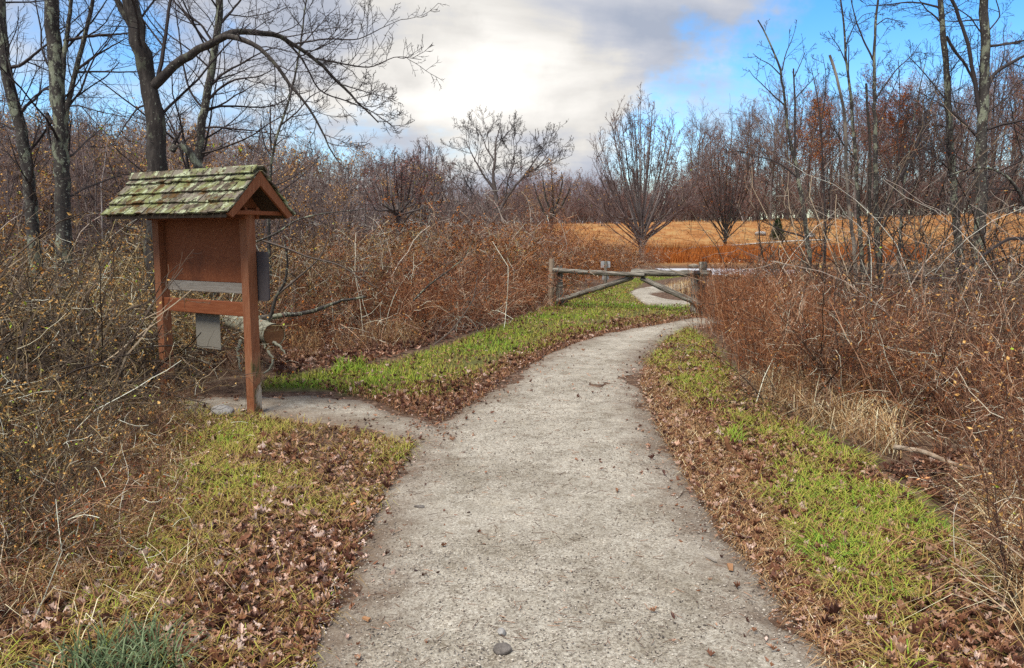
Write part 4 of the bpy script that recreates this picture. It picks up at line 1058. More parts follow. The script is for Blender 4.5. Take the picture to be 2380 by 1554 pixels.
# right thicket
for p in scatter(GP([(1668, 775), (1700, 850), (1800, 935), (1900, 985), (1960, 930), (1900, 800), (1770, 735), (1685, 738)]), 46): put_o(R.choice(wr), p, R.uniform(.8, 1.1), tilt=.08, where='right beside the end of the gate')
for p in scatter(GP([(1690, 738), (1900, 800), (2100, 790), (2400, 760), (2500, 690), (1800, 660), (1700, 690)]), 50): put_o(R.choice(wr + wr + bt), p, R.uniform(.6, .85), tilt=.08, where='on the right behind the front weeds')
for p in scatter(GP([(1880, 965), (2040, 1000), (2200, 1035), (2400, 1060), (2750, 1100), (2600, 880), (2100, 820), (1900, 840)]), 62): put_o(R.choice(bt + bt + wr + wr + br_ + btd), p, R.uniform(.55, .85), tilt=.15, where='at the foot of the right thicket by the verge')
for p in scatter(GP([(1980, 900), (2400, 960), (2700, 900), (2700, 720), (2000, 720)]), 34): put_o(R.choice(bt + btd + wr + wr), p, R.uniform(.7, 1.0), tilt=.12, where='deep inside the right thicket below the trees')
for p in scatter(GP([(2330, 1190), (2390, 1380), (2450, 1520), (2750, 1500), (2650, 1150), (2460, 1150)]), 26): put_o(R.choice(ws + ws + wr + bt), p, R.uniform(.4, .7), tilt=.35, where='in the lower right corner')
GSP = 'thin tall saplings in the right thicket'
sp = [bramble('sapling', 'tall thin dark sapling', 'sapling', GSP, 2.8, .7, 7, 'twig_dark', 'leaf_red', 40, 140 + k, arch=.01, r=.012, fine=4) for k in range(2)] + \
     [bramble('sapling', 'tall thin grey sapling', 'sapling', GSP, 2.7, .7, 6, 'twig_grey', 'leaf_tan', 40, 142, arch=-.05, r=.008, fine=3)]
for o_ in sp: BASE[o_.data.name] = 'grey thin stemmed sapling' if o_ is sp[2] else 'dark thin stemmed sapling'
for px, d_, s_, wh in ((1745, 13.5, .8, 'among the rust weeds right of the gate'), (1830, 12, .85, 'in front of the leaning right hand tree'), (1900, 10.5, .8, 'in front of the snapped dead trunk'), (1985, 11, 1.0, 'below the straight thin tree'),
                       (2060, 9.5, .85, 'right of the straight thin tree'), (2120, 12.5, 1.1, 'between the straight tree and the slim dark tree'), (2170, 8.5, .85, 'below the slim dark tree'), (2245, 10.5, 1.0, 'at the foot of the thickest right hand trunk'),
                       (2310, 8, .9, 'right of the thickest right hand trunk'), (2370, 9.5, 1.1, 'at the right border of the photo'), (2100, 16, 1.3, 'behind the straight thin tree'), (1950, 15, 1.2, 'behind the snapped dead trunk'), (1790, 15, 1.1, 'left of the leaning right hand tree'), (1870, 14, 1.15, 'behind the leaning right hand tree'), (2020, 13, 1.2, 'at the foot of the dark dead pole'), (2090, 11, 1.15, 'beside the crooked twiggy shrubs under the straight tree'), (2210, 12, 1.3, 'left of the thickest right hand trunk'), (2280, 12.8, 1.25, 'behind the thickest right hand trunk'), (2350, 11, 1.25, 'beneath the crooked tree at the right edge'), (2150, 15, 1.4, 'standing behind the slim dark tree'), (1990, 9.5, .75, 'low in front of the straight thin tree'), (2300, 9.8, .9, 'below the crooked tree in the right thicket'), (2330, 14, 1.4, 'tall at the right border behind the trunks')):
    q = P(px, 600, d_); put_o(R.choice(sp[:2] * 3 + sp[2:]), q[:2], s_, tilt=.10, where=wh)
for px, py, s_ in ((-60, 1090, 1.0), (40, 1040, .95), (-30, 985, 1.15), (110, 1000, .9), (210, 965, .85), (60, 930, 1.1), (280, 930, .75)):
    q = G(px, py); put_o(R.choice(bd), q[:2], s_, tilt=.3, where='arching over the left foreground')
for px, d_, s_ in ((1672, 14.6, .8), (1676, 14.0, .75), (1690, 14.4, .9), (1668, 13.4, .6), (1688, 13.6, .8), (1700, 14.5, .95), (1690, 13.0, .85), (1664, 15.2, .9), (1700, 15.5, .9), (1720, 14.2, .95)):
    q = P(px, 700, d_); put_o(R.choice(wr), q[:2], s_, tilt=.06, where='hugging the right end of the gate')
# low weeds
for p in scatter(GP([(-100, 1180), (60, 1085), (330, 945), (420, 950), (420, 1120), (300, 1300), (180, 1480), (-150, 1560)]), 46): put_o(R.choice(wb + wb + ws), p, R.uniform(.45, .8), tilt=.35, where='among fallen leaves left of the kiosk')
for p in scatter(GP([(400, 905), (660, 860), (850, 835), (1000, 795), (1000, 770), (700, 815), (420, 850)]), 22): put_o(R.choice(wb + ws), p, R.uniform(.6, .9), tilt=.3, where='under the kiosk and along its side path')
for p in scatter(GP([(1740, 930), (1900, 1015), (2100, 1080), (2060, 1085), (2100, 1060), (1900, 950)]), 16): put_o(R.choice(ws + wb), p, R.uniform(.5, .8), tilt=.35, where='along the upper right verge')


# ------------------------------------------------------------------ grass, litter, field cover
def blades(name, pts, Lh, w, rnd, mt, label, lean=.55, nseg=3):
    B = len(pts); z = terrain(pts[:, 0], pts[:, 1])
    base = np.column_stack([pts, z - .005])
    az = rng.random(B) * 6.283; d = np.column_stack([np.cos(az), np.sin(az), np.zeros(B)])
    side = np.column_stack([-np.sin(az), np.cos(az), np.zeros(B)]) * (w * rng.uniform(.7, 1.3, B))[:, None]
    Lh = Lh * rng.uniform(.5, 1.3, B); ln = np.abs(rng.normal(lean, .3, B))
    rows = []
    for s in range(nseg):
        t = s / nseg
        c = base + d * (Lh * ln * t ** 1.6)[:, None] + np.array([0, 0, 1]) * (Lh * (t - .35 * np.minimum(ln, 1.2) * t * t))[:, None]
        rows += [c - side * (1 - t * .6), c + side * (1 - t * .6)]
    tipp = base + d * (Lh * ln)[:, None] + np.array([0, 0, 1]) * (Lh * np.maximum(1 - .35 * np.minimum(ln, 1.2) - .25 * ln ** 2, .1))[:, None]
    V = np.stack(rows + [tipp], 1); k = V.shape[1]; o = np.arange(B)[:, None] * k
    q = np.concatenate([o + [[2 * s, 2 * s + 1, 2 * s + 3, 2 * s + 2]] for s in range(nseg - 1)])
    tr = o + [[k - 3, k - 2, k - 1]]
    mb = MB(); mb.add(V, q, tr, np.repeat(rnd, k)); ob = mb.build(name, M[mt], smooth=True)
    tag(ob, label, 'grass', None, 'stuff'); return ob


def patchy(p, s, seed): return _vn(p[:, 0], p[:, 1], s, seed) * .65 + _vn(p[:, 0], p[:, 1], s * .35, seed + 1) * .35


p = scatter(GREEN_LEFT, 34000, 1.0); g = patchy(p, .9, 21); k = rng.random(len(p)) < np.clip(g * 2.2 - .25, .08, 1); p, g = p[k], g[k]
blades('verge_grass', p, .085, .0036, np.clip(g * 1.05 + rng.normal(0, .17, len(p)) + .02, 0, 1), 'grass', 'green grass verge between the gravel path and the brambles')
p = scatter(GREEN_RIGHT, 34000, 1.2); g = patchy(p, .42, 31); k = rng.random(len(p)) < np.clip(g * 4.2 - 1.55, .04, 1); p, g = p[k], g[k]
blades('verge_grass', p, .15, .0027, np.clip(g * 1.3 + rng.normal(0, .24, len(p)) - .34, 0, 1), 'grass', 'mixed green and straw coloured grass on the right verge', lean=1.15)
p = scatter(LITTER_LEFT, 42000, .7); g = patchy(p, .5, 41) + .05 * (p[:, 1] - 4); k = rng.random(len(p)) < np.clip(g * 2.0 - .55, .12, .9); p, g = p[k], g[k]
blades('thin_grass', p, .12, .0022, np.clip(g * .9 + rng.normal(0, .22, len(p)) - .30, 0, 1), 'grass', 'thin yellowing grass among the fallen leaves on the left', lean=1.2)
p = scatter(GP([(190, 1540), (300, 1515), (400, 1525), (420, 1580), (300, 1640), (160, 1640), (140, 1580)]), 420)
blades('grass_clump', p, .19, .0036, rng.random(len(p)) * .9, 'grass_blue', 'clump of long blue green grass at the bottom left corner', lean=.8, nseg=4)
p = np.concatenate([scatter(GP([(1690, 1010), (1720, 1015), (1725, 1050), (1695, 1050)]), 120), scatter(GP([(780, 850), (850, 845), (850, 870), (780, 876)]), 260)])
blades('grass_clump', p, .15, .004, rng.random(len(p)) * .4 + .6, 'grass', 'bright green grass tufts standing out on the verges', lean=.7)
p = scatter(GP([(-150, 1640), (-150, 1120), (60, 1080), (250, 1000), (420, 960), (470, 1150), (520, 1350), (400, 1470), (200, 1520)]), 3600, .8); g = patchy(p, .4, 71); p = p[rng.random(len(p)) < np.clip(g * 3 - 1, .1, 1)]
blades('straw_stalks', p, .22, .0021, np.clip(rng.normal(.62, .28, len(p)), 0, 1), 'straw', 'pale tangled straw and dry stalks in the left foreground', lean=1.0)
# dry rust grass in the field
fp = scatter(FIELD, 52000, 1.5); g = patchy(fp, 4, 51)
z = (fp[:, 1] > 41)
fp = fp[z]; g = g[z]
blades('field_grass', fp, .30, .014, np.clip((g - .5) * 1.7 + .36 + .20 * np.clip((fp[:, 1] - 47) / 8, 0, 1) * (1 - .6 * np.clip((fp[:, 0] - 22) / 12, 0, 1)) + rng.normal(0, .15, len(fp)), 0, 1), 'rust_grass', 'rust coloured dry grass covering the far field', lean=.5, nseg=2)
p = scatter(GP([(1500, 612), (1900, 612), (2150, 606), (2150, 590), (1900, 588), (1490, 590)]), 20000)
blades('tall_field_grass', p, .75, .012, np.clip(rng.normal(.36, .14, len(p)), 0, 1), 'orange_grass', 'band of taller bright orange grass beyond the road', lean=.3, nseg=2)
p = scatter(GP([(1545, 668), (1580, 690), (1640, 695), (1640, 655), (1600, 655)]), 1500)
blades('straw_grass', p, .22, .005, rng.random(len(p)), 'straw', 'tan dry grass beside the small path behind the gate', lean=.5, nseg=2)
p = np.concatenate([scatter(GP([(2290, 1200), (2340, 1380), (2400, 1560), (2600, 1560), (2560, 1150), (2400, 1150)]), 1700), scatter(GP([(1760, 920), (1900, 1000), (2100, 1070), (2100, 1000), (1800, 880)]), 1200)])
blades('straw_stalks', p, .42, .0030, np.clip(rng.normal(.65, .25, len(p)), 0, 1), 'straw', 'loose pale straw stalks along the right thicket', lean=1.0)
p = scatter(np.vstack([BROWN_LEFT]), 8500, .6); blades('dead_grass', p, .07, .0034, np.clip(rng.normal(.25, .16, len(p)), 0, 1), 'straw', 'short dead brown grass along the left rim of the path')
p = scatter(np.vstack([BROWN_RIGHT]), 15000, 1.0); blades('dead_grass', p, .10, .0022, np.clip(rng.normal(.42, .25, len(p)), 0, 1), 'straw', 'short dead brown grass along the right rim of the path', lean=1.2)

# a leaf: oak-like outline folded on the midrib
LEAF = np.array([(-.5, 0), (-.28, .13), (-.18, .09), (-.02, .24), (.08, .14), (.24, .24), (.34, .1), (.5, .02), (.34, -.1), (.22, -.25), (.08, -.13), (-.04, -.23), (-.18, -.08), (-.3, -.14)])


def leaf_verts(B, size, pts, up=.012):
    n = len(LEAF)
    l = np.repeat(LEAF[None], B, 0) * (size[:, None, None]); curl = rng.uniform(-1.6, 3.4, B)[:, None]; tw = rng.normal(0, .9, B)[:, None]
    z = curl * np.abs(l[..., 1]) * 1.0 + curl * .6 * l[..., 0] ** 2 / size[:, None] + tw * l[..., 0] * l[..., 1] / size[:, None]
    L3 = np.concatenate([l, z[..., None]], -1)
    mid = np.zeros((B, 1, 3)); L3 = np.concatenate([L3, mid], 1)
    az = rng.random(B) * 6.283; tx = rng.normal(0, .36, B); ty = rng.normal(0, .36, B)
    x, y, zz = L3[..., 0], L3[..., 1], L3[..., 2]
    y, zz = y * np.cos(tx)[:, None] - zz * np.sin(tx)[:, None], y * np.sin(tx)[:, None] + zz * np.cos(tx)[:, None]
    x, zz = x * np.cos(ty)[:, None] + zz * np.sin(ty)[:, None], -x * np.sin(ty)[:, None] + zz * np.cos(ty)[:, None]
    x, y = x * np.cos(az)[:, None] - y * np.sin(az)[:, None], x * np.sin(az)[:, None] + y * np.cos(az)[:, None]
    V = np.stack([x, y, zz], -1) + np.column_stack([pts, terrain(pts[:, 0], pts[:, 1]) + up + rng.random(B) * .02])[:, None]
    return V


def litter(name, pts, size, rnd, label, up=.012):
    B = len(pts); n = len(LEAF)
    V = leaf_verts(B, size * rng.uniform(.6, 1.3, B), pts, up)
    o = np.arange(B)[:, None] * (n + 1)
    tr = np.concatenate([o + [[n, i, (i + 1) % n]] for i in range(n)])
    mb = MB(); mb.add(V, None, tr, np.repeat(rnd, n + 1)); ob = mb.build(name, M['litter'])
    tag(ob, label, 'leaves', None, 'stuff'); return ob


p = scatter(LITTER_LEFT, 22000, 1.25); g = patchy(p, .45, 61); p = p[rng.random(len(p)) < np.clip(1.30 - .95 * g - .07 * (p[:, 1] - 3), .18, .85)]
litter('leaf_litter', p, np.clip(rng.lognormal(-3.3, .32, len(p)), .018, .066), np.clip(rng.beta(1.5, 1.45, len(p)), 0, .95), 'brown and mauve fallen leaves covering the left foreground')
p = scatter(np.vstack([SL, SR[::-1]]), 500, .2); litter('leaf_litter', p, np.clip(rng.lognormal(-3.7, .4, len(p)), .012, .05), np.clip(rng.beta(1.3, 1.8, len(p)), 0, .97), 'crumbled leaves lying on the side path', .02)
p = scatter(BROWN_LEFT, 3800, .6); litter('leaf_litter', p, np.clip(rng.lognormal(-3.2, .35, len(p)), .02, .08), np.clip(rng.beta(1.4, 2.0, len(p)), 0, .97), 'brown fallen leaves along the left rim of the path')
p = scatter(BROWN_RIGHT, 4600, 1.0); litter('leaf_litter', p, np.clip(rng.lognormal(-3.3, .35, len(p)), .015, .07), np.clip(rng.beta(1.4, 1.7, len(p)), 0, .97), 'brown fallen leaves along the right rim of the path')
p = scatter(GREEN_RIGHT, 8000, 1.0); litter('leaf_litter', p, np.full(len(p), .047), np.clip(rng.beta(1.8, 2.3, len(p)), 0, .98), 'fallen leaves lying in the grass of the right verge', .035)
p = scatter(GREEN_LEFT, 2600, .5); litter('leaf_litter', p, np.full(len(p), .05), np.clip(rng.beta(1.8, 2.3, len(p)), 0, .98), 'scattered fallen leaves on the left grass verge', .03)
p = scatter(UNDER_LEFT, 3800, .4); litter('leaf_litter', p, np.full(len(p), .075), np.clip(rng.beta(1.7, 2.4, len(p)), 0, .98), 'reddish fallen leaves under the brambles by the verge')
p = scatter(GP([(2050, 1090), (2200, 1180), (2350, 1400), (2600, 1500), (2600, 1150), (2200, 1040)]), 1500); litter('leaf_litter', p, np.full(len(p), .06), np.clip(rng.beta(1.7, 2.4, len(p)), 0, .98), 'dark fallen leaves under the right thicket')


for e, sg, n_, w_, lb in ((PL, 1, 2600, .24, 'leaves drifted onto the gravel along its left edge'), (PR, -1, 2400, .20, 'leaves drifted onto the gravel along its right edge')):
    q = resample(e[1:-1], 1500); q = q[rng.integers(0, 1500, n_)] ; q = q[(q[:, 1] < 14)]
    q = q + np.column_stack([sg * rng.exponential(w_, len(q)) - sg * .12, rng.normal(0, .03, len(q))])
    litter('leaf_litter', q, np.clip(rng.lognormal(-3.8, .4, len(q)), .01, .05), np.clip(rng.beta(1.5, 1.8, len(q)), 0, .98), lb, .022)
# gravel stones and twig crumbs on the path
def in_path(n, lo, hi, pw):
    poly = np.vstack([PL[1:-1], PR[1:-1][::-1]]); q = scatter(poly, n, pw); return q[(q[:, 1] > lo) & (q[:, 1] < hi)]


p = in_path(26000, 1.5, 9, 1.5); B = len(p)
oct_ = np.array([(1, 0, 0), (0, 1, 0), (-1, 0, 0), (0, -1, 0), (0, 0, .7), (0, 0, -.7)], float)
sz = np.clip(rng.lognormal(-5.72, .32, B), .002, .008)
V = oct_[None] * sz[:, None, None] * rng.uniform(.6, 1.3, (B, 6, 3)) + np.column_stack([p, terrain(p[:, 0], p[:, 1], False) + .033])[:, None]
o_ = np.arange(B)[:, None] * 6
tr = np.concatenate([o_ + [f] for f in ((0, 1, 4), (1, 2, 4), (2, 3, 4), (3, 0, 4), (1, 0, 5), (2, 1, 5), (3, 2, 5), (0, 3, 5))])
mb = MB(); mb.add(V, None, tr, np.repeat(rng.random(B), 6)); tag(mb.build('gravel', M['pebble']), 'loose small gravel scattered over the path', 'gravel', None, 'stuff')
p = in_path(1300, 1.5, 11, .5); B = len(p); az = rng.random(B) * 6.28
st = np.column_stack([p, terrain(p[:, 0], p[:, 1], False) + .036])
q = grow(st, np.column_stack([np.cos(az), np.sin(az), np.zeros(B)]), rng.uniform(.015, .07, B), 4, .2); q[..., 2] = st[:, None, 2] + .002
mb = MB(); mb.tubes(q, np.full((B, 4), .0013), 3, rnd=rng.random(B) * .6); tag(mb.build('twig_crumbs', M['twig_brown']), 'tiny bits of twig strewn over the path', 'twigs', None, 'stuff')


# ------------------------------------------------------------------ kiosk
def kiosk():
    ori = np.array([-2.30 - .851 * .615, 6.98 + .525 * .615]); rz = math.atan2(-.525, .851)
    z0 = float(terrain(*ori))
    k = empty('information_kiosk', (ori[0], ori[1], z0), rz)
    tag(k, 'red brown wooden trail kiosk with mossy shingled gable roof beside the side path', 'kiosk')

    def bx(name, c, s, m, parent=k, label=None, bv=.005):
        mb = MB(); mb.box((0, 0, 0), s); o = mb.build(name, M[m], parent, c); bevel(o, bv)
        if label: o['label'] = label
        return o
    XL, XR = -.615, .615
    g_ = np.random.default_rng(77)
    for x, wear in ((XL, .3), (XR, 1.0)):
        mb = MB(); zs = np.concatenate([np.linspace(-.1, .5, 22), np.linspace(.6, 1.82, 10)]); h_ = .046; nn_ = 5
        ring = [(h_ * a_, h_ * b_) for a_, b_ in ([(-1 + 2 * i / nn_, -1) for i in range(nn_)] + [(1, -1 + 2 * i / nn_) for i in range(nn_)] + [(1 - 2 * i / nn_, 1) for i in range(nn_)] + [(-1, 1 - 2 * i / nn_) for i in range(nn_)])]
        V, A_ = [], []; nr = len(ring)
        for z_ in zs:
            for i, (a_, b_) in enumerate(ring):
                V.append((a_, b_, z_)); side_ = a_ > h_ * .3
                pale = max(0, 1 - abs(z_ - .17) / (.13 + .12 * g_.random())) * (1 if side_ else .2) * (.6 + .4 * (b_ / h_)); moss = max(0, 1 - abs(z_ - .42) / .16) * (.9 if side_ else .3) + max(0, 1 - z_ / .10) * .8
                A_.append(.35 + wear * (.65 * min(1, pale * 2.2) if pale > .2 else .32 * min(1, moss * 1.3)) + g_.normal() * .04)
        Q = [(r_ * nr + i, r_ * nr + (i + 1) % nr, (r_ + 1) * nr + (i + 1) % nr, (r_ + 1) * nr + i) for r_ in range(len(zs) - 1) for i in range(nr)]
        mb.add(V, Q, None, np.clip(A_, 0, 1)); mb.build('post', M['kiosk_post'], k, (x, 0, 0))
    W = XR - XL - .092
    bx('back_panel', (0, .030, 1.50), (W - .004, .018, .64), 'kiosk_panel')
    bx('lower_board', (0, .034, 1.133), (W - .004, .018, .10), 'grey_board', label='weathered grey board below the red panel')
    bx('rail', (0, -.005, .95), (W - .002, .045, .125), 'kiosk_rail')
    bx('hanging_sheet', (-.04, .05, .73), (.345, .006, .36), 'grey_sheet', label='blank grey sheet hanging behind the rail')
    # small rounded panel on the far side of the right post
    mb = MB(); w, h, r_, th = .20, .43, .03, .008
    prof = []
    for cx_, cz_, a0 in ((w / 2 - r_, h / 2 - r_, 0), (-w / 2 + r_, h / 2 - r_, 90), (-w / 2 + r_, -h / 2 + r_, 180), (w / 2 - r_, -h / 2 + r_, 270)):
        for j in range(5): a = rad(a0 + j * 22.5); prof.append((cx_ + r_ * math.cos(a), cz_ + r_ * math.sin(a)))
    n = len(prof); V = [(x, -th, z) for x, z in prof] + [(x, th, z) for x, z in prof] + [(0, -th, 0), (0, th, 0)]
    mb.add(V, [(i, (i + 1) % n, n + (i + 1) % n, n + i) for i in range(n)], [(2 * n, (i + 1) % n, i) for i in range(n)] + [(2 * n + 1, n + i, n + (i + 1) % n) for i in range(n)])
    mb.build('side_sign', M['sign_back'], k, (XR + .075, .065, 1.245))
    # roof
    X0, X1, zr, ze, hw = -.925, .808, 2.155, 1.80, .335
    sl = math.hypot(hw, zr - ze); an = math.atan2(zr - ze, hw)
    for sgn in (-1, 1):
        mb = MB(); t = .022
        a = np.array([0, zr - .030]); b = np.array([sgn * hw, ze - .030])
        nn = np.array([0, -1.0])
        V = []
        for x in (X0 + .012, X1 - .045):
            for q in (a, b, b + nn * t, a + nn * t): V.append((x, q[0], q[1]))
        qs = [(0, 1, 2, 3), (7, 6, 5, 4), (0, 4, 5, 1), (1, 5, 6, 2), (2, 6, 7, 3), (3, 7, 4, 0)]
        mb.add(V, qs); mb.build('roof_board', M['roof_wood'], k)
        # shingles: four courses from eave to ridge, each a wedge of its own
        rows = 4; ex = (sl + .03) / rows
        variants = []
        for row in range(rows):
            x = X0 - .02; idx = 0
            while x < X1 + .005:
                w_ = R.uniform(.085, .15); w_ = min(w_, X1 + .012 - x)
                if w_ < .03: break
                ln = ex * 1.35 if row < rows - 1 else ex * .98
                s0 = sl + .03 - (row + 1) * ex; drop = R.uniform(-.008, .008)
                th_ = .016 + R.uniform(-.003, .005)
                s1 = sl + .035 - row * ex + drop          # lower edge, measured from the ridge
                sA = max(s1 - ln, 0.0)
                mbs = MB(); g_ = .0025
                lift0, lift1 = -.004 + row * .002, .011 + row * .002 + R.uniform(-.002, .004)

                def pt(xx, s_, up):
                    y_ = sgn * (s_ * math.cos(an) + up * math.sin(an)); z_ = zr - s_ * math.sin(an) + up * math.cos(an)
                    return (xx, y_, z_)
                sk = R.uniform(-.004, .004)
                V = [pt(x + g_, sA, lift0), pt(x + w_ - g_, sA, lift0), pt(x + w_ - g_, s1 + sk, lift1), pt(x + g_, s1 - sk, lift1),
                     pt(x + g_, sA, lift0 + .006), pt(x + w_ - g_, sA, lift0 + .006), pt(x + w_ - g_, s1 + sk, lift1 + th_), pt(x + g_, s1 - sk, lift1 + th_)]
                V = np.array(V); c = V.mean(0)
                q6 = [(0, 1, 2, 3), (7, 6, 5, 4), (0, 4, 5, 1), (1, 5, 6, 2), (2, 6, 7, 3), (3, 7, 4, 0)]
                if sgn > 0: q6 = [f[::-1] for f in q6]
                mbs.add(V - c, q6, None, .5)
                at = mbs.build('shingle', M['shingle_r'], k, c)
                x += w_
        # ridge cap
    x = X0 - .02
    while x < X1:
        w_ = min(.22, X1 + .012 - x)
        if w_ < .04: break
        for sgn in (-1, 1):
            V = []
            for xx in (x + .002, x + w_ - .002):
                for s_, up in ((-.004, .040), (.075, .034), (.075, .046), (-.004, .052)):
                    V.append((xx, sgn * (s_ * math.cos(an) + up * math.sin(an)), zr - s_ * math.sin(an) + up * math.cos(an) + (.002 if sgn > 0 else 0)))
            V = np.array(V); c = V.mean(0); mb = MB()
            mb.add(V - c, [(0, 1, 2, 3), (7, 6, 5, 4), (0, 4, 5, 1), (1, 5, 6, 2), (2, 6, 7, 3), (3, 7, 4, 0)]); mb.build('ridge_shingle', M['shingle_r'], k, c)
        x += w_
    # bargeboards and recessed gable boards at both ends
    for ex_, s_ in ((X1 - .032, 1), (X0 + .004, -1)):
        for sgn in (-1, 1):
            mb = MB(); bw = .085
            dn = np.array([0, -bw / math.cos(an)])
            a = np.array([0, zr - .010]); b = np.array([sgn * (hw + .01), ze - .022])
            p_ = [a, b, b + np.array([-sgn * .045, -.030]), a + dn]
            V = [(xx, q[0] + (sgn * .0008), q[1]) for xx in (ex_, ex_ + .028) for q in p_]
            mb.add(V, [(0, 1, 2, 3), (7, 6, 5, 4), (0, 4, 5, 1), (1, 5, 6, 2), (2, 6, 7, 3), (3, 7, 4, 0)])
            mb.build('bargeboard', M['kiosk_wood'], k)
        xg = ex_ - s_ * .30
        mb = MB(); p_ = [(-hw + .03, ze - .02), (hw - .03, ze - .02), (0, zr - .06)]
        V = [(xx, y, z) for xx in (xg, xg + .016) for y, z in p_]
        mb.add(V, [(0, 1, 4, 3), (1, 2, 5, 4), (2, 0, 3, 5)], [(2, 1, 0), (3, 4, 5)]); mb.build('gable_board', M['kiosk_wood'], k)
        bx('tie_beam', (ex_ - s_ * .045, 0, ze - .008), (.03, hw * 2 - .10, .035), 'kiosk_rail')
    for y in (-.062, .062): bx('top_plate', (0, y, ze - .01), (XR - XL + .14, .03, .10), 'kiosk_rail')


M['shingle_r'] = mat('shingle_r', [(0, (.045, .034, .024)), (.5, (.14, .11, .075)), (1, (.27, .24, .19))], nscale=14, namp=.4, stretch=(5, .7, .7), bump=.6, bscale=60, objrnd=.28,
                     patches=[(5, .46, .56, (.20, .21, .085)), (12, .52, .58, (.40, .43, .26)), (5.5, .54, .62, (.10, .055, .016)), (24, .53, .60, (.05, .04, .022))], worldpos=True)
kiosk()


# ------------------------------------------------------------------ log gate, posts, sign, stones
def logmesh(a, b, r0, r1, org, seed, n=16, k=9, sag=0.0):
    g_ = np.random.default_rng(seed)
    t = np.linspace(0, 1, n); q = a[None] * (1 - t)[:, None] + b[None] * t[:, None]
    q = q + np.cumsum(g_.normal(size=(n, 3)), 0) * .0018; q[:, 2] -= sag * np.sin(t * math.pi)
    r = (r0 * (1 - t) + r1 * t) * (1 + g_.normal(size=n) * .075)
    mb = MB(); mb.tubes((q - org)[None], r[None], k, rnd=.5, cap=True); return mb


def log_part(name, a, b, r0, r1, parent, org, seed, material='log', **kw):
    """log in its own frame, X along the length, so the grain runs along it"""
    a, b = np.asarray(a, float), np.asarray(b, float); ln = float(np.linalg.norm(b - a))
    mb = logmesh(np.zeros(3), np.array([ln, 0, 0]), r0, r1, np.zeros(3), seed, **kw)
    o = mb.build(name, M[material], parent, a - org, smooth=True)
    d = (b - a) / ln
    o.rotation_euler = (0, -math.asin(d[2]), math.atan2(d[1], d[0]))
    es = o.modifiers.new('edges', 'EDGE_SPLIT'); es.split_angle = rad(50)
    return o


def gate():
    A = G(1300, 711); Bx = G(1622, 742)
    def hp(px, py, dd):  # point at that depth
        return P(px, py, dd)
    dA, dB = A[1], 16.0
    dm = lambda px: dA + (dB - dA) * (px - 1300) / (1622 - 1300)
    root = empty('log_gate', A); tag(root, 'weathered grey log gate closing the grass track', 'gate')
    pa = hp(1300, 618, dA)
    log_part('hinge_post', (A[0], A[1], -.1), (pa[0], pa[1], pa[2]), .082, .076, root, A, 1)
    log_part('top_rail', hp(1283, 628, dA - .12), hp(1500, 640.5, dm(1500) - .12), .055, .048, root, A, 2, sag=.01)
    log_part('top_rail', hp(1470, 633, dm(1470) - .02), hp(1652, 636.5, dm(1652) - .1), .07, .066, root, A, 3, sag=.008)
    log_part('brace', hp(1297, 700, dA - .10), hp(1470, 645, dm(1470) - .06), .062, .052, root, A, 4)
    log_part('brace', hp(1632, 711, dm(1632) - .10), hp(1490, 646, dm(1490) - .06), .065, .050, root, A, 5)
    for px, py in ((1288, 628), (1296, 702)):
        c = hp(px + 12, py, dA - .12); mb = MB(); mb.box((0, 0, 0), (.20, .19, .03), math.atan2(dB - dA, 3.0)); mb.build('hinge_strap', M['metal'], root, c - A)
    c = hp(1621, 633, dm(1621) - .12); mb = MB(); mb.box((0, 0, 0), (.12, .18, .06), -.4); mb.build('latch', M['metal'], root, c - A)
    pb = hp(1617, 634, dm(1617) - .02)
    log_part('latch_post', (pb[0], pb[1], -.1), (pb[0], pb[1], pb[2]), .10, .09, root, A, 6)
    T = G(1280, 712); tp = P(1280, 600, T[1])
    r2 = log_part('gate_post', (T[0], T[1], -.1), (T[0], T[1], tp[2]), .068, .062, None, np.zeros(3), 7, material='peeled')
    tag(r2, 'tall pale peeled post left of the log gate', 'post', 'tall posts flanking the gate')
    d3 = dm(1634) + .25; tp = P(1634, 609, d3)
    r3 = log_part('gate_post', (tp[0], tp[1], -.1), (tp[0], tp[1], tp[2]), .085, .082, None, np.zeros(3), 8)
    tag(r3, 'tall grey post at the right end of the log gate', 'post', 'tall posts flanking the gate')


gate()


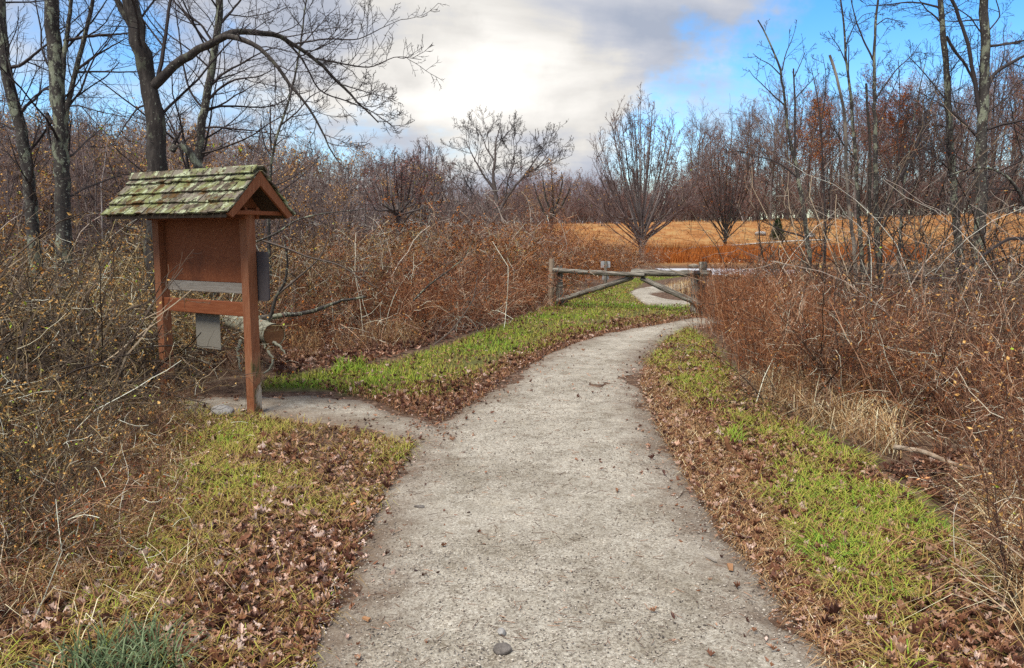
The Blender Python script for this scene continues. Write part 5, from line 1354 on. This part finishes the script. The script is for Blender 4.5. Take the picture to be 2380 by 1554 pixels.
def sign():
    g0 = G(1407, 668); org = g0
    root = empty('trail_sign', org); tag(root, 'pale square sign on a short wooden post behind the gate', 'sign')
    tp = P(1408, 607, g0[1])
    log_part('post', (g0[0], g0[1] - .0, -.05), (g0[0], g0[1], tp[2]), .05, .045, root, org, 11)
    ht = tp[2] - org[2]

    def panel(name, zc, w, h, r_, m, y):
        mb = MB(); prof = []
        for cx_, cz_, a0 in ((w / 2 - r_, h / 2 - r_, 0), (-w / 2 + r_, h / 2 - r_, 90), (-w / 2 + r_, -h / 2 + r_, 180), (w / 2 - r_, -h / 2 + r_, 270)):
            for j in range(4): a = rad(a0 + j * 30); prof.append((cx_ + r_ * math.cos(a), cz_ + r_ * math.sin(a)))
        n = len(prof); th = .006
        V = [(x, -th, z) for x, z in prof] + [(x, th, z) for x, z in prof] + [(0, -th, 0), (0, th, 0)]
        mb.add(V, [(i, (i + 1) % n, n + (i + 1) % n, n + i) for i in range(n)], [(2 * n, i, (i + 1) % n) for i in range(n)] + [(2 * n + 1, n + (i + 1) % n, n + i) for i in range(n)])
        return mb.build(name, M[m], root, (.0, y, zc))
    panel('sign_panel', ht - .11, .29, .20, .03, 'sign_white', .055)
    panel('lower_panel', ht - .44, .20, .26, .008, 'sign_white', .055)
    for i, x in enumerate((-.03, .035)):
        mb = MB(); mb.box((0, 0, 0), (.016, .004, .05)); mb.build('mark', M['metal'], root, (x + .05, .046, ht - .45))


sign()


def stone(name, label, c, s, seed, material, group=None, cat='rock', n=2):
    import bmesh
    g_ = np.random.default_rng(seed); bm = bmesh.new(); bmesh.ops.create_icosphere(bm, subdivisions=3 if n < 3 else n, radius=1)
    f1 = g_.normal(size=(9, 3)); f1 /= np.linalg.norm(f1, axis=1, keepdims=True); off = g_.uniform(.55, .9, 9)
    for v in bm.verts:
        p_ = np.array(v.co)
        for q, w in zip(f1, off):
            dd = p_ @ q
            if dd > w: p_ = p_ - q * (dd - w) * .85
        p_ = p_ * (1 + .05 * math.sin(p_[0] * 7 + seed) * math.sin(p_[1] * 6 + 2) + .03 * math.sin(p_[2] * 13))
        v.co = p_ * np.array(s)
    me = bpy.data.meshes.new(name); bm.to_mesh(me); bm.free(); me.materials.append(M[material])
    at = me.attributes.new('rnd', 'FLOAT', 'POINT'); at.data.foreach_set('value', np.full(len(me.vertices), .5, np.float32))
    for p_ in me.polygons: p_.use_smooth = True
    o = link(name, me, None, c); tag(o, label, cat, group); o.rotation_euler = (0, 0, g_.random() * .6); return o


g0 = G(1768, 548); stone('boulder', 'pale boulder on the far hill left of the small dark juniper', (g0[0], g0[1], g0[2] + .12), (.52, .42, .27), 3, 'rock')
g0 = G(1882, 552); stone('boulder', 'pale boulder on the far hill right of the small dark juniper', (g0[0], g0[1], g0[2] + .1), (.42, .34, .24), 5, 'rock')
g0 = G(1611, 625); stone('boulder', 'low tan boulder at the road edge behind the gate', (g0[0], g0[1], g0[2] + .10), (.27, .22, .11), 7, 'tan_rock')
g0 = G(1168, 1532); stone('stone', 'dark rough stone lying on the path at the bottom of the photo', (g0[0], g0[1], .04), (.036, .030, .022), 9, 'stone_dark', cat='stone')
g0 = G(1166, 1492); stone('stone', 'small pale pebble on the path just above the dark stone', (g0[0], g0[1], .04), (.017, .027, .014), 10, 'rock', cat='stone')
g0 = G(975, 1193); stone('stone', 'small dark stone in the left half of the path', (g0[0], g0[1], .036), (.035, .025, .014), 12, 'stone_dark', cat='stone')
g0 = G(520, 968); stone('stone', 'flat mossy stone in the grass left of the front kiosk post', (g0[0], g0[1], .05), (.11, .07, .06), 13, 'rock', cat='stone')


def juniper():
    g0 = G(1806, 558); root = empty('juniper', g0); tag(root, 'small dark green juniper standing on the far hill', 'conifer')
    mb = MB(); mb.tubes(np.array([[(0, 0, -.1), (0, 0, .6), (0, 0, 1.4)]]), np.array([[.07, .05, .02]]), 6); mb.build('trunk', M['bark'], root)
    n = 3800; t = rng.random(n) ** .8; h = .08 + t * 1.62
    rr = .62 * np.sin(np.clip((1 - t) * 1.25 + .18, 0, 1.57)) * rng.random(n) ** .45 * (.8 + .3 * rng.random(n)); a = rng.random(n) * 6.28
    mb = MB(); quads_at(mb, np.column_stack([rr * np.cos(a), rr * np.sin(a), h]), .12 * rng.uniform(.5, 1.4, n), rng.random(n), 0, .45); mb.build('crown', M['needle'], root)


juniper()


def fallen_wood():
    a, b = P(560, 752, 9.6), P(641, 783, 8.75)
    org = np.array([b[0], b[1], float(terrain(b[0], b[1]))])
    root = empty('fallen_log', org); tag(root, 'lichen covered fallen log with sawn end behind the front kiosk post', 'log')
    g_ = np.random.default_rng(2); n = 14; t = np.linspace(0, 1, n)
    a = a + (a - b) * .9
    q = a[None] * (1 - t)[:, None] + b[None] * t[:, None] + np.cumsum(g_.normal(size=(n, 3)), 0) * .004
    r = (.11 * (1 - t) + .122 * t) * (1 + g_.normal(size=n) * .03)
    mb = MB(); mb.tubes((q - org)[None], r[None], 14); mb.build('bark', M['log_bark'], root, smooth=True)
    d = norm((q[-1] - q[-2])[None])[0]; u = norm(np.cross(d, [0, 0, 1])[None])[0]; w = np.cross(d, u); c = q[-1] - org - d * .012
    an = np.arange(14) * 2 * math.pi / 14; V = [c] + [c + .118 * (math.cos(x) * u + math.sin(x) * w) for x in an]
    mb = MB(); mb.add(V, None, [(0, 1 + i, 1 + (i + 1) % 14) for i in range(14)]); mb.build('cut_end', M['endgrain'], root)
    for k, pts in enumerate(([(612, 792, .05), (624, 818, -.1), (636, 838, -.12), (630, 858, -.2), (612, 868, -.25)], [(634, 796, -.02), (652, 806, -.1), (662, 822, -.15)], [(560, 792, -.2), (552, 815, -.3), (556, 840, -.35), (560, 862, -.4)])):
        qq = smooth_line(np.array([P(x, y, 8.8 + dd) for x, y, dd in pts]), 14, 1) - org + g_.normal(size=(14, 3)) * .006
        mb = MB(); mb.tubes(qq[None], np.linspace(.020, .009, 14)[None], 6); mb.build('root_stub', M['log_bark'], root, smooth=True)
    # bare pale limbs lying in the brambles
    for lb, d0, lm in (('pale bare fallen limb lying low across the brambles right of the log', 9.3, [([(590, 742), (650, 735), (720, 728), (790, 700), (850, 690)], .035, .012, dict(t0=.1, per=2, L1=.5, m2=2, m3=1))]),
                       ('thin bare branch reaching right from behind the kiosk sign', 8.9, [([(596, 562), (640, 545), (690, 510), (740, 498), (800, 492), (850, 486)], .013, .004, dict(t0=.2, per=2.5, L1=.5, m2=2, m3=1)),
                                                                             ([(610, 560), (660, 575), (720, 600), (790, 615), (840, 650), (880, 670)], .014, .005, dict(t0=.2, per=2.5, L1=.5, m2=3, m3=2))]),
                       ('crooked pale limb standing behind the right side of the kiosk', 9.0, [([(600, 800), (628, 740), (640, 690), (665, 655), (668, 600), (660, 560)], .026, .010, dict(t0=.1, per=2, L1=.5, m2=3, m3=2)),
                                                                                 ([(640, 690), (700, 640), (745, 600), (760, 560)], .016, .006, dict(t0=.1, per=2, L1=.4, m2=3, m3=2))]),
                       ('grey forked limb tangled in the middle of the brambles', 11.5, [([(960, 700), (1000, 660), (1030, 640), (1080, 600), (1100, 560)], .014, .005, dict(t0=.1, per=3, L1=.5, m2=3, m3=2)),
                                                                           ([(985, 820), (1050, 770), (1100, 700), (1110, 640)], .014, .005, dict(t0=.1, per=3, L1=.5, m2=3, m3=2))])):
        guided_tree('fallen_limb', lb, 'branch', None, None, d0, lm, twig=dict(rmin=.0028), bark='bark_lichen', crown_mat='twig_grey', seed=sum(map(ord, lb)) % 999, foot=False)


fallen_wood()


def lying(name, label, cat, pts, r0, r1, material, lift=.01, k=7):
    w = np.array([G(*p_) for p_ in pts]); w[:, 2] += lift
    q = smooth_line(w, 18, 1); q = q + np.cumsum(rng.normal(size=q.shape), 0) * r0 * .06
    org = q[0].copy(); mb = MB(); mb.tubes((q - org)[None], np.linspace(r0, r1, 18)[None], k, rnd=.6, cap=True)
    o = mb.build(name, M[material], None, org, smooth=True); tag(o, label, cat); return o


lying('fallen_branch', 'long pale bare branch lying at the foot of the right thicket', 'branch', [(2075, 1088), (2140, 1100), (2190, 1122), (2240, 1143), (2300, 1152), (2352, 1157)], .019, .011, 'branch_wood', .17)
for lb, pts, rr in (('curved dark twig at the right side of the path', [(1535, 1180), (1560, 1180), (1580, 1166), (1590, 1152)], .004),
                    ('straight brown twig lying across the middle of the path', [(1136, 1319), (1175, 1316), (1222, 1318)], .0035),
                    ('short dark stick beside the dark stone at the bottom', [(1195, 1507), (1222, 1514), (1242, 1520)], .005),
                    ('thin twig on the path left of the straight brown twig', [(935, 1225), (950, 1233), (966, 1244)], .003),
                    ('thin dark twig near the right rim of the path', [(1475, 1405), (1495, 1412), (1512, 1420)], .004),
                    ('bent twig on the right half of the path low down', [(1575, 1380), (1600, 1370), (1628, 1372)], .003),
                    ('slim twig high on the path near its centre', [(1172, 1196), (1190, 1200), (1208, 1206)], .003),
                    ('long thin twig left of the middle of the path', [(960, 1300), (985, 1306), (1010, 1302)], .0026)):
    lying('twig', lb, 'twig', pts, rr, rr * .6, 'twig_dark', .030, 5)


def chip(label, px, py, ln, w, rz, material='chip'):
    g0 = G(px, py); mb = MB()
    V = [(-ln / 2, -w * .35, 0), (ln / 2, -w * .5, 0), (ln / 2 * .92, w * .5, 0), (-ln / 2 * .9, w * .3, 0)]
    V = V + [(x * .96, y * .9, .009) for x, y, _ in V]
    mb.add(V, [(3, 2, 1, 0), (4, 5, 6, 7), (0, 1, 5, 4), (1, 2, 6, 5), (2, 3, 7, 6), (3, 0, 4, 7)])
    o = mb.build('wood_chip', M[material], None, (g0[0], g0[1], .038)); o.rotation_euler = (.05, .08, rz); tag(o, label, 'wood chip')


chip('orange wood chip near the right rim of the path', 1697, 1338, .085, .030, 1.35)
chip('greyish bark strip left of the orange wood chip', 1650, 1316, .10, .022, 1.85, 'grey_board')
chip('small orange bark bit on the lower left of the path', 852, 1461, .035, .02, -.5)


def stake():
    a, b = G(1702, 1062), P(1684, 1012, G(1702, 1062)[1])
    o = log_part('rotten_stake', a - [0, 0, .03], b, .022, .017, None, np.zeros(3), 31, material='endgrain'); tag(o, 'short rotten brown stake leaning in the right verge grass', 'stake')


stake()

# single big leaves that one can pick out
spots = [('orange oak leaf in the litter below the kiosk, left of the path', 145, 1077, .13, .97), ('pale orange leaf in the left litter near the grass', 455, 1098, .12, .9), ('curled orange leaf beside the blue green grass clump', 360, 1500, .12, .98),
         ('large grey dry leaf above the blue green grass clump', 300, 1472, .15, .86), ('pale curled leaf at the left rim of the gravel', 850, 1250, .10, .88), ('orange leaf on the left litter tip by the side path', 820, 1185, .09, .99),
         ('red brown leaf on the right verge beneath the fallen branch', 2145, 1128, .13, .99), ('reddish leaf in the grass of the right verge', 2085, 1180, .08, .5), ('broad pale leaf in the litter left of the path', 690, 1150, .12, .92),
         ('tan leaf at the bottom of the left litter', 560, 1490, .11, .85), ('pale leaf at the right rim of the path', 1780, 1060, .09, .9), ('brown leaf under the straw on the right', 2190, 1260, .10, .6)]
for lb, px, py, s_, rv in spots:
    g0 = G(px, py); q = np.array([[g0[0], g0[1]]]); V = leaf_verts(1, np.array([s_ * .72]), q, .03)[0]; c = V.mean(0)
    n = len(LEAF); mb = MB(); mb.add(V - c, None, [(n, i, (i + 1) % n) for i in range(n)], rv)
    tag(mb.build('fallen_leaf', M['litter'], None, c), lb, 'leaf')
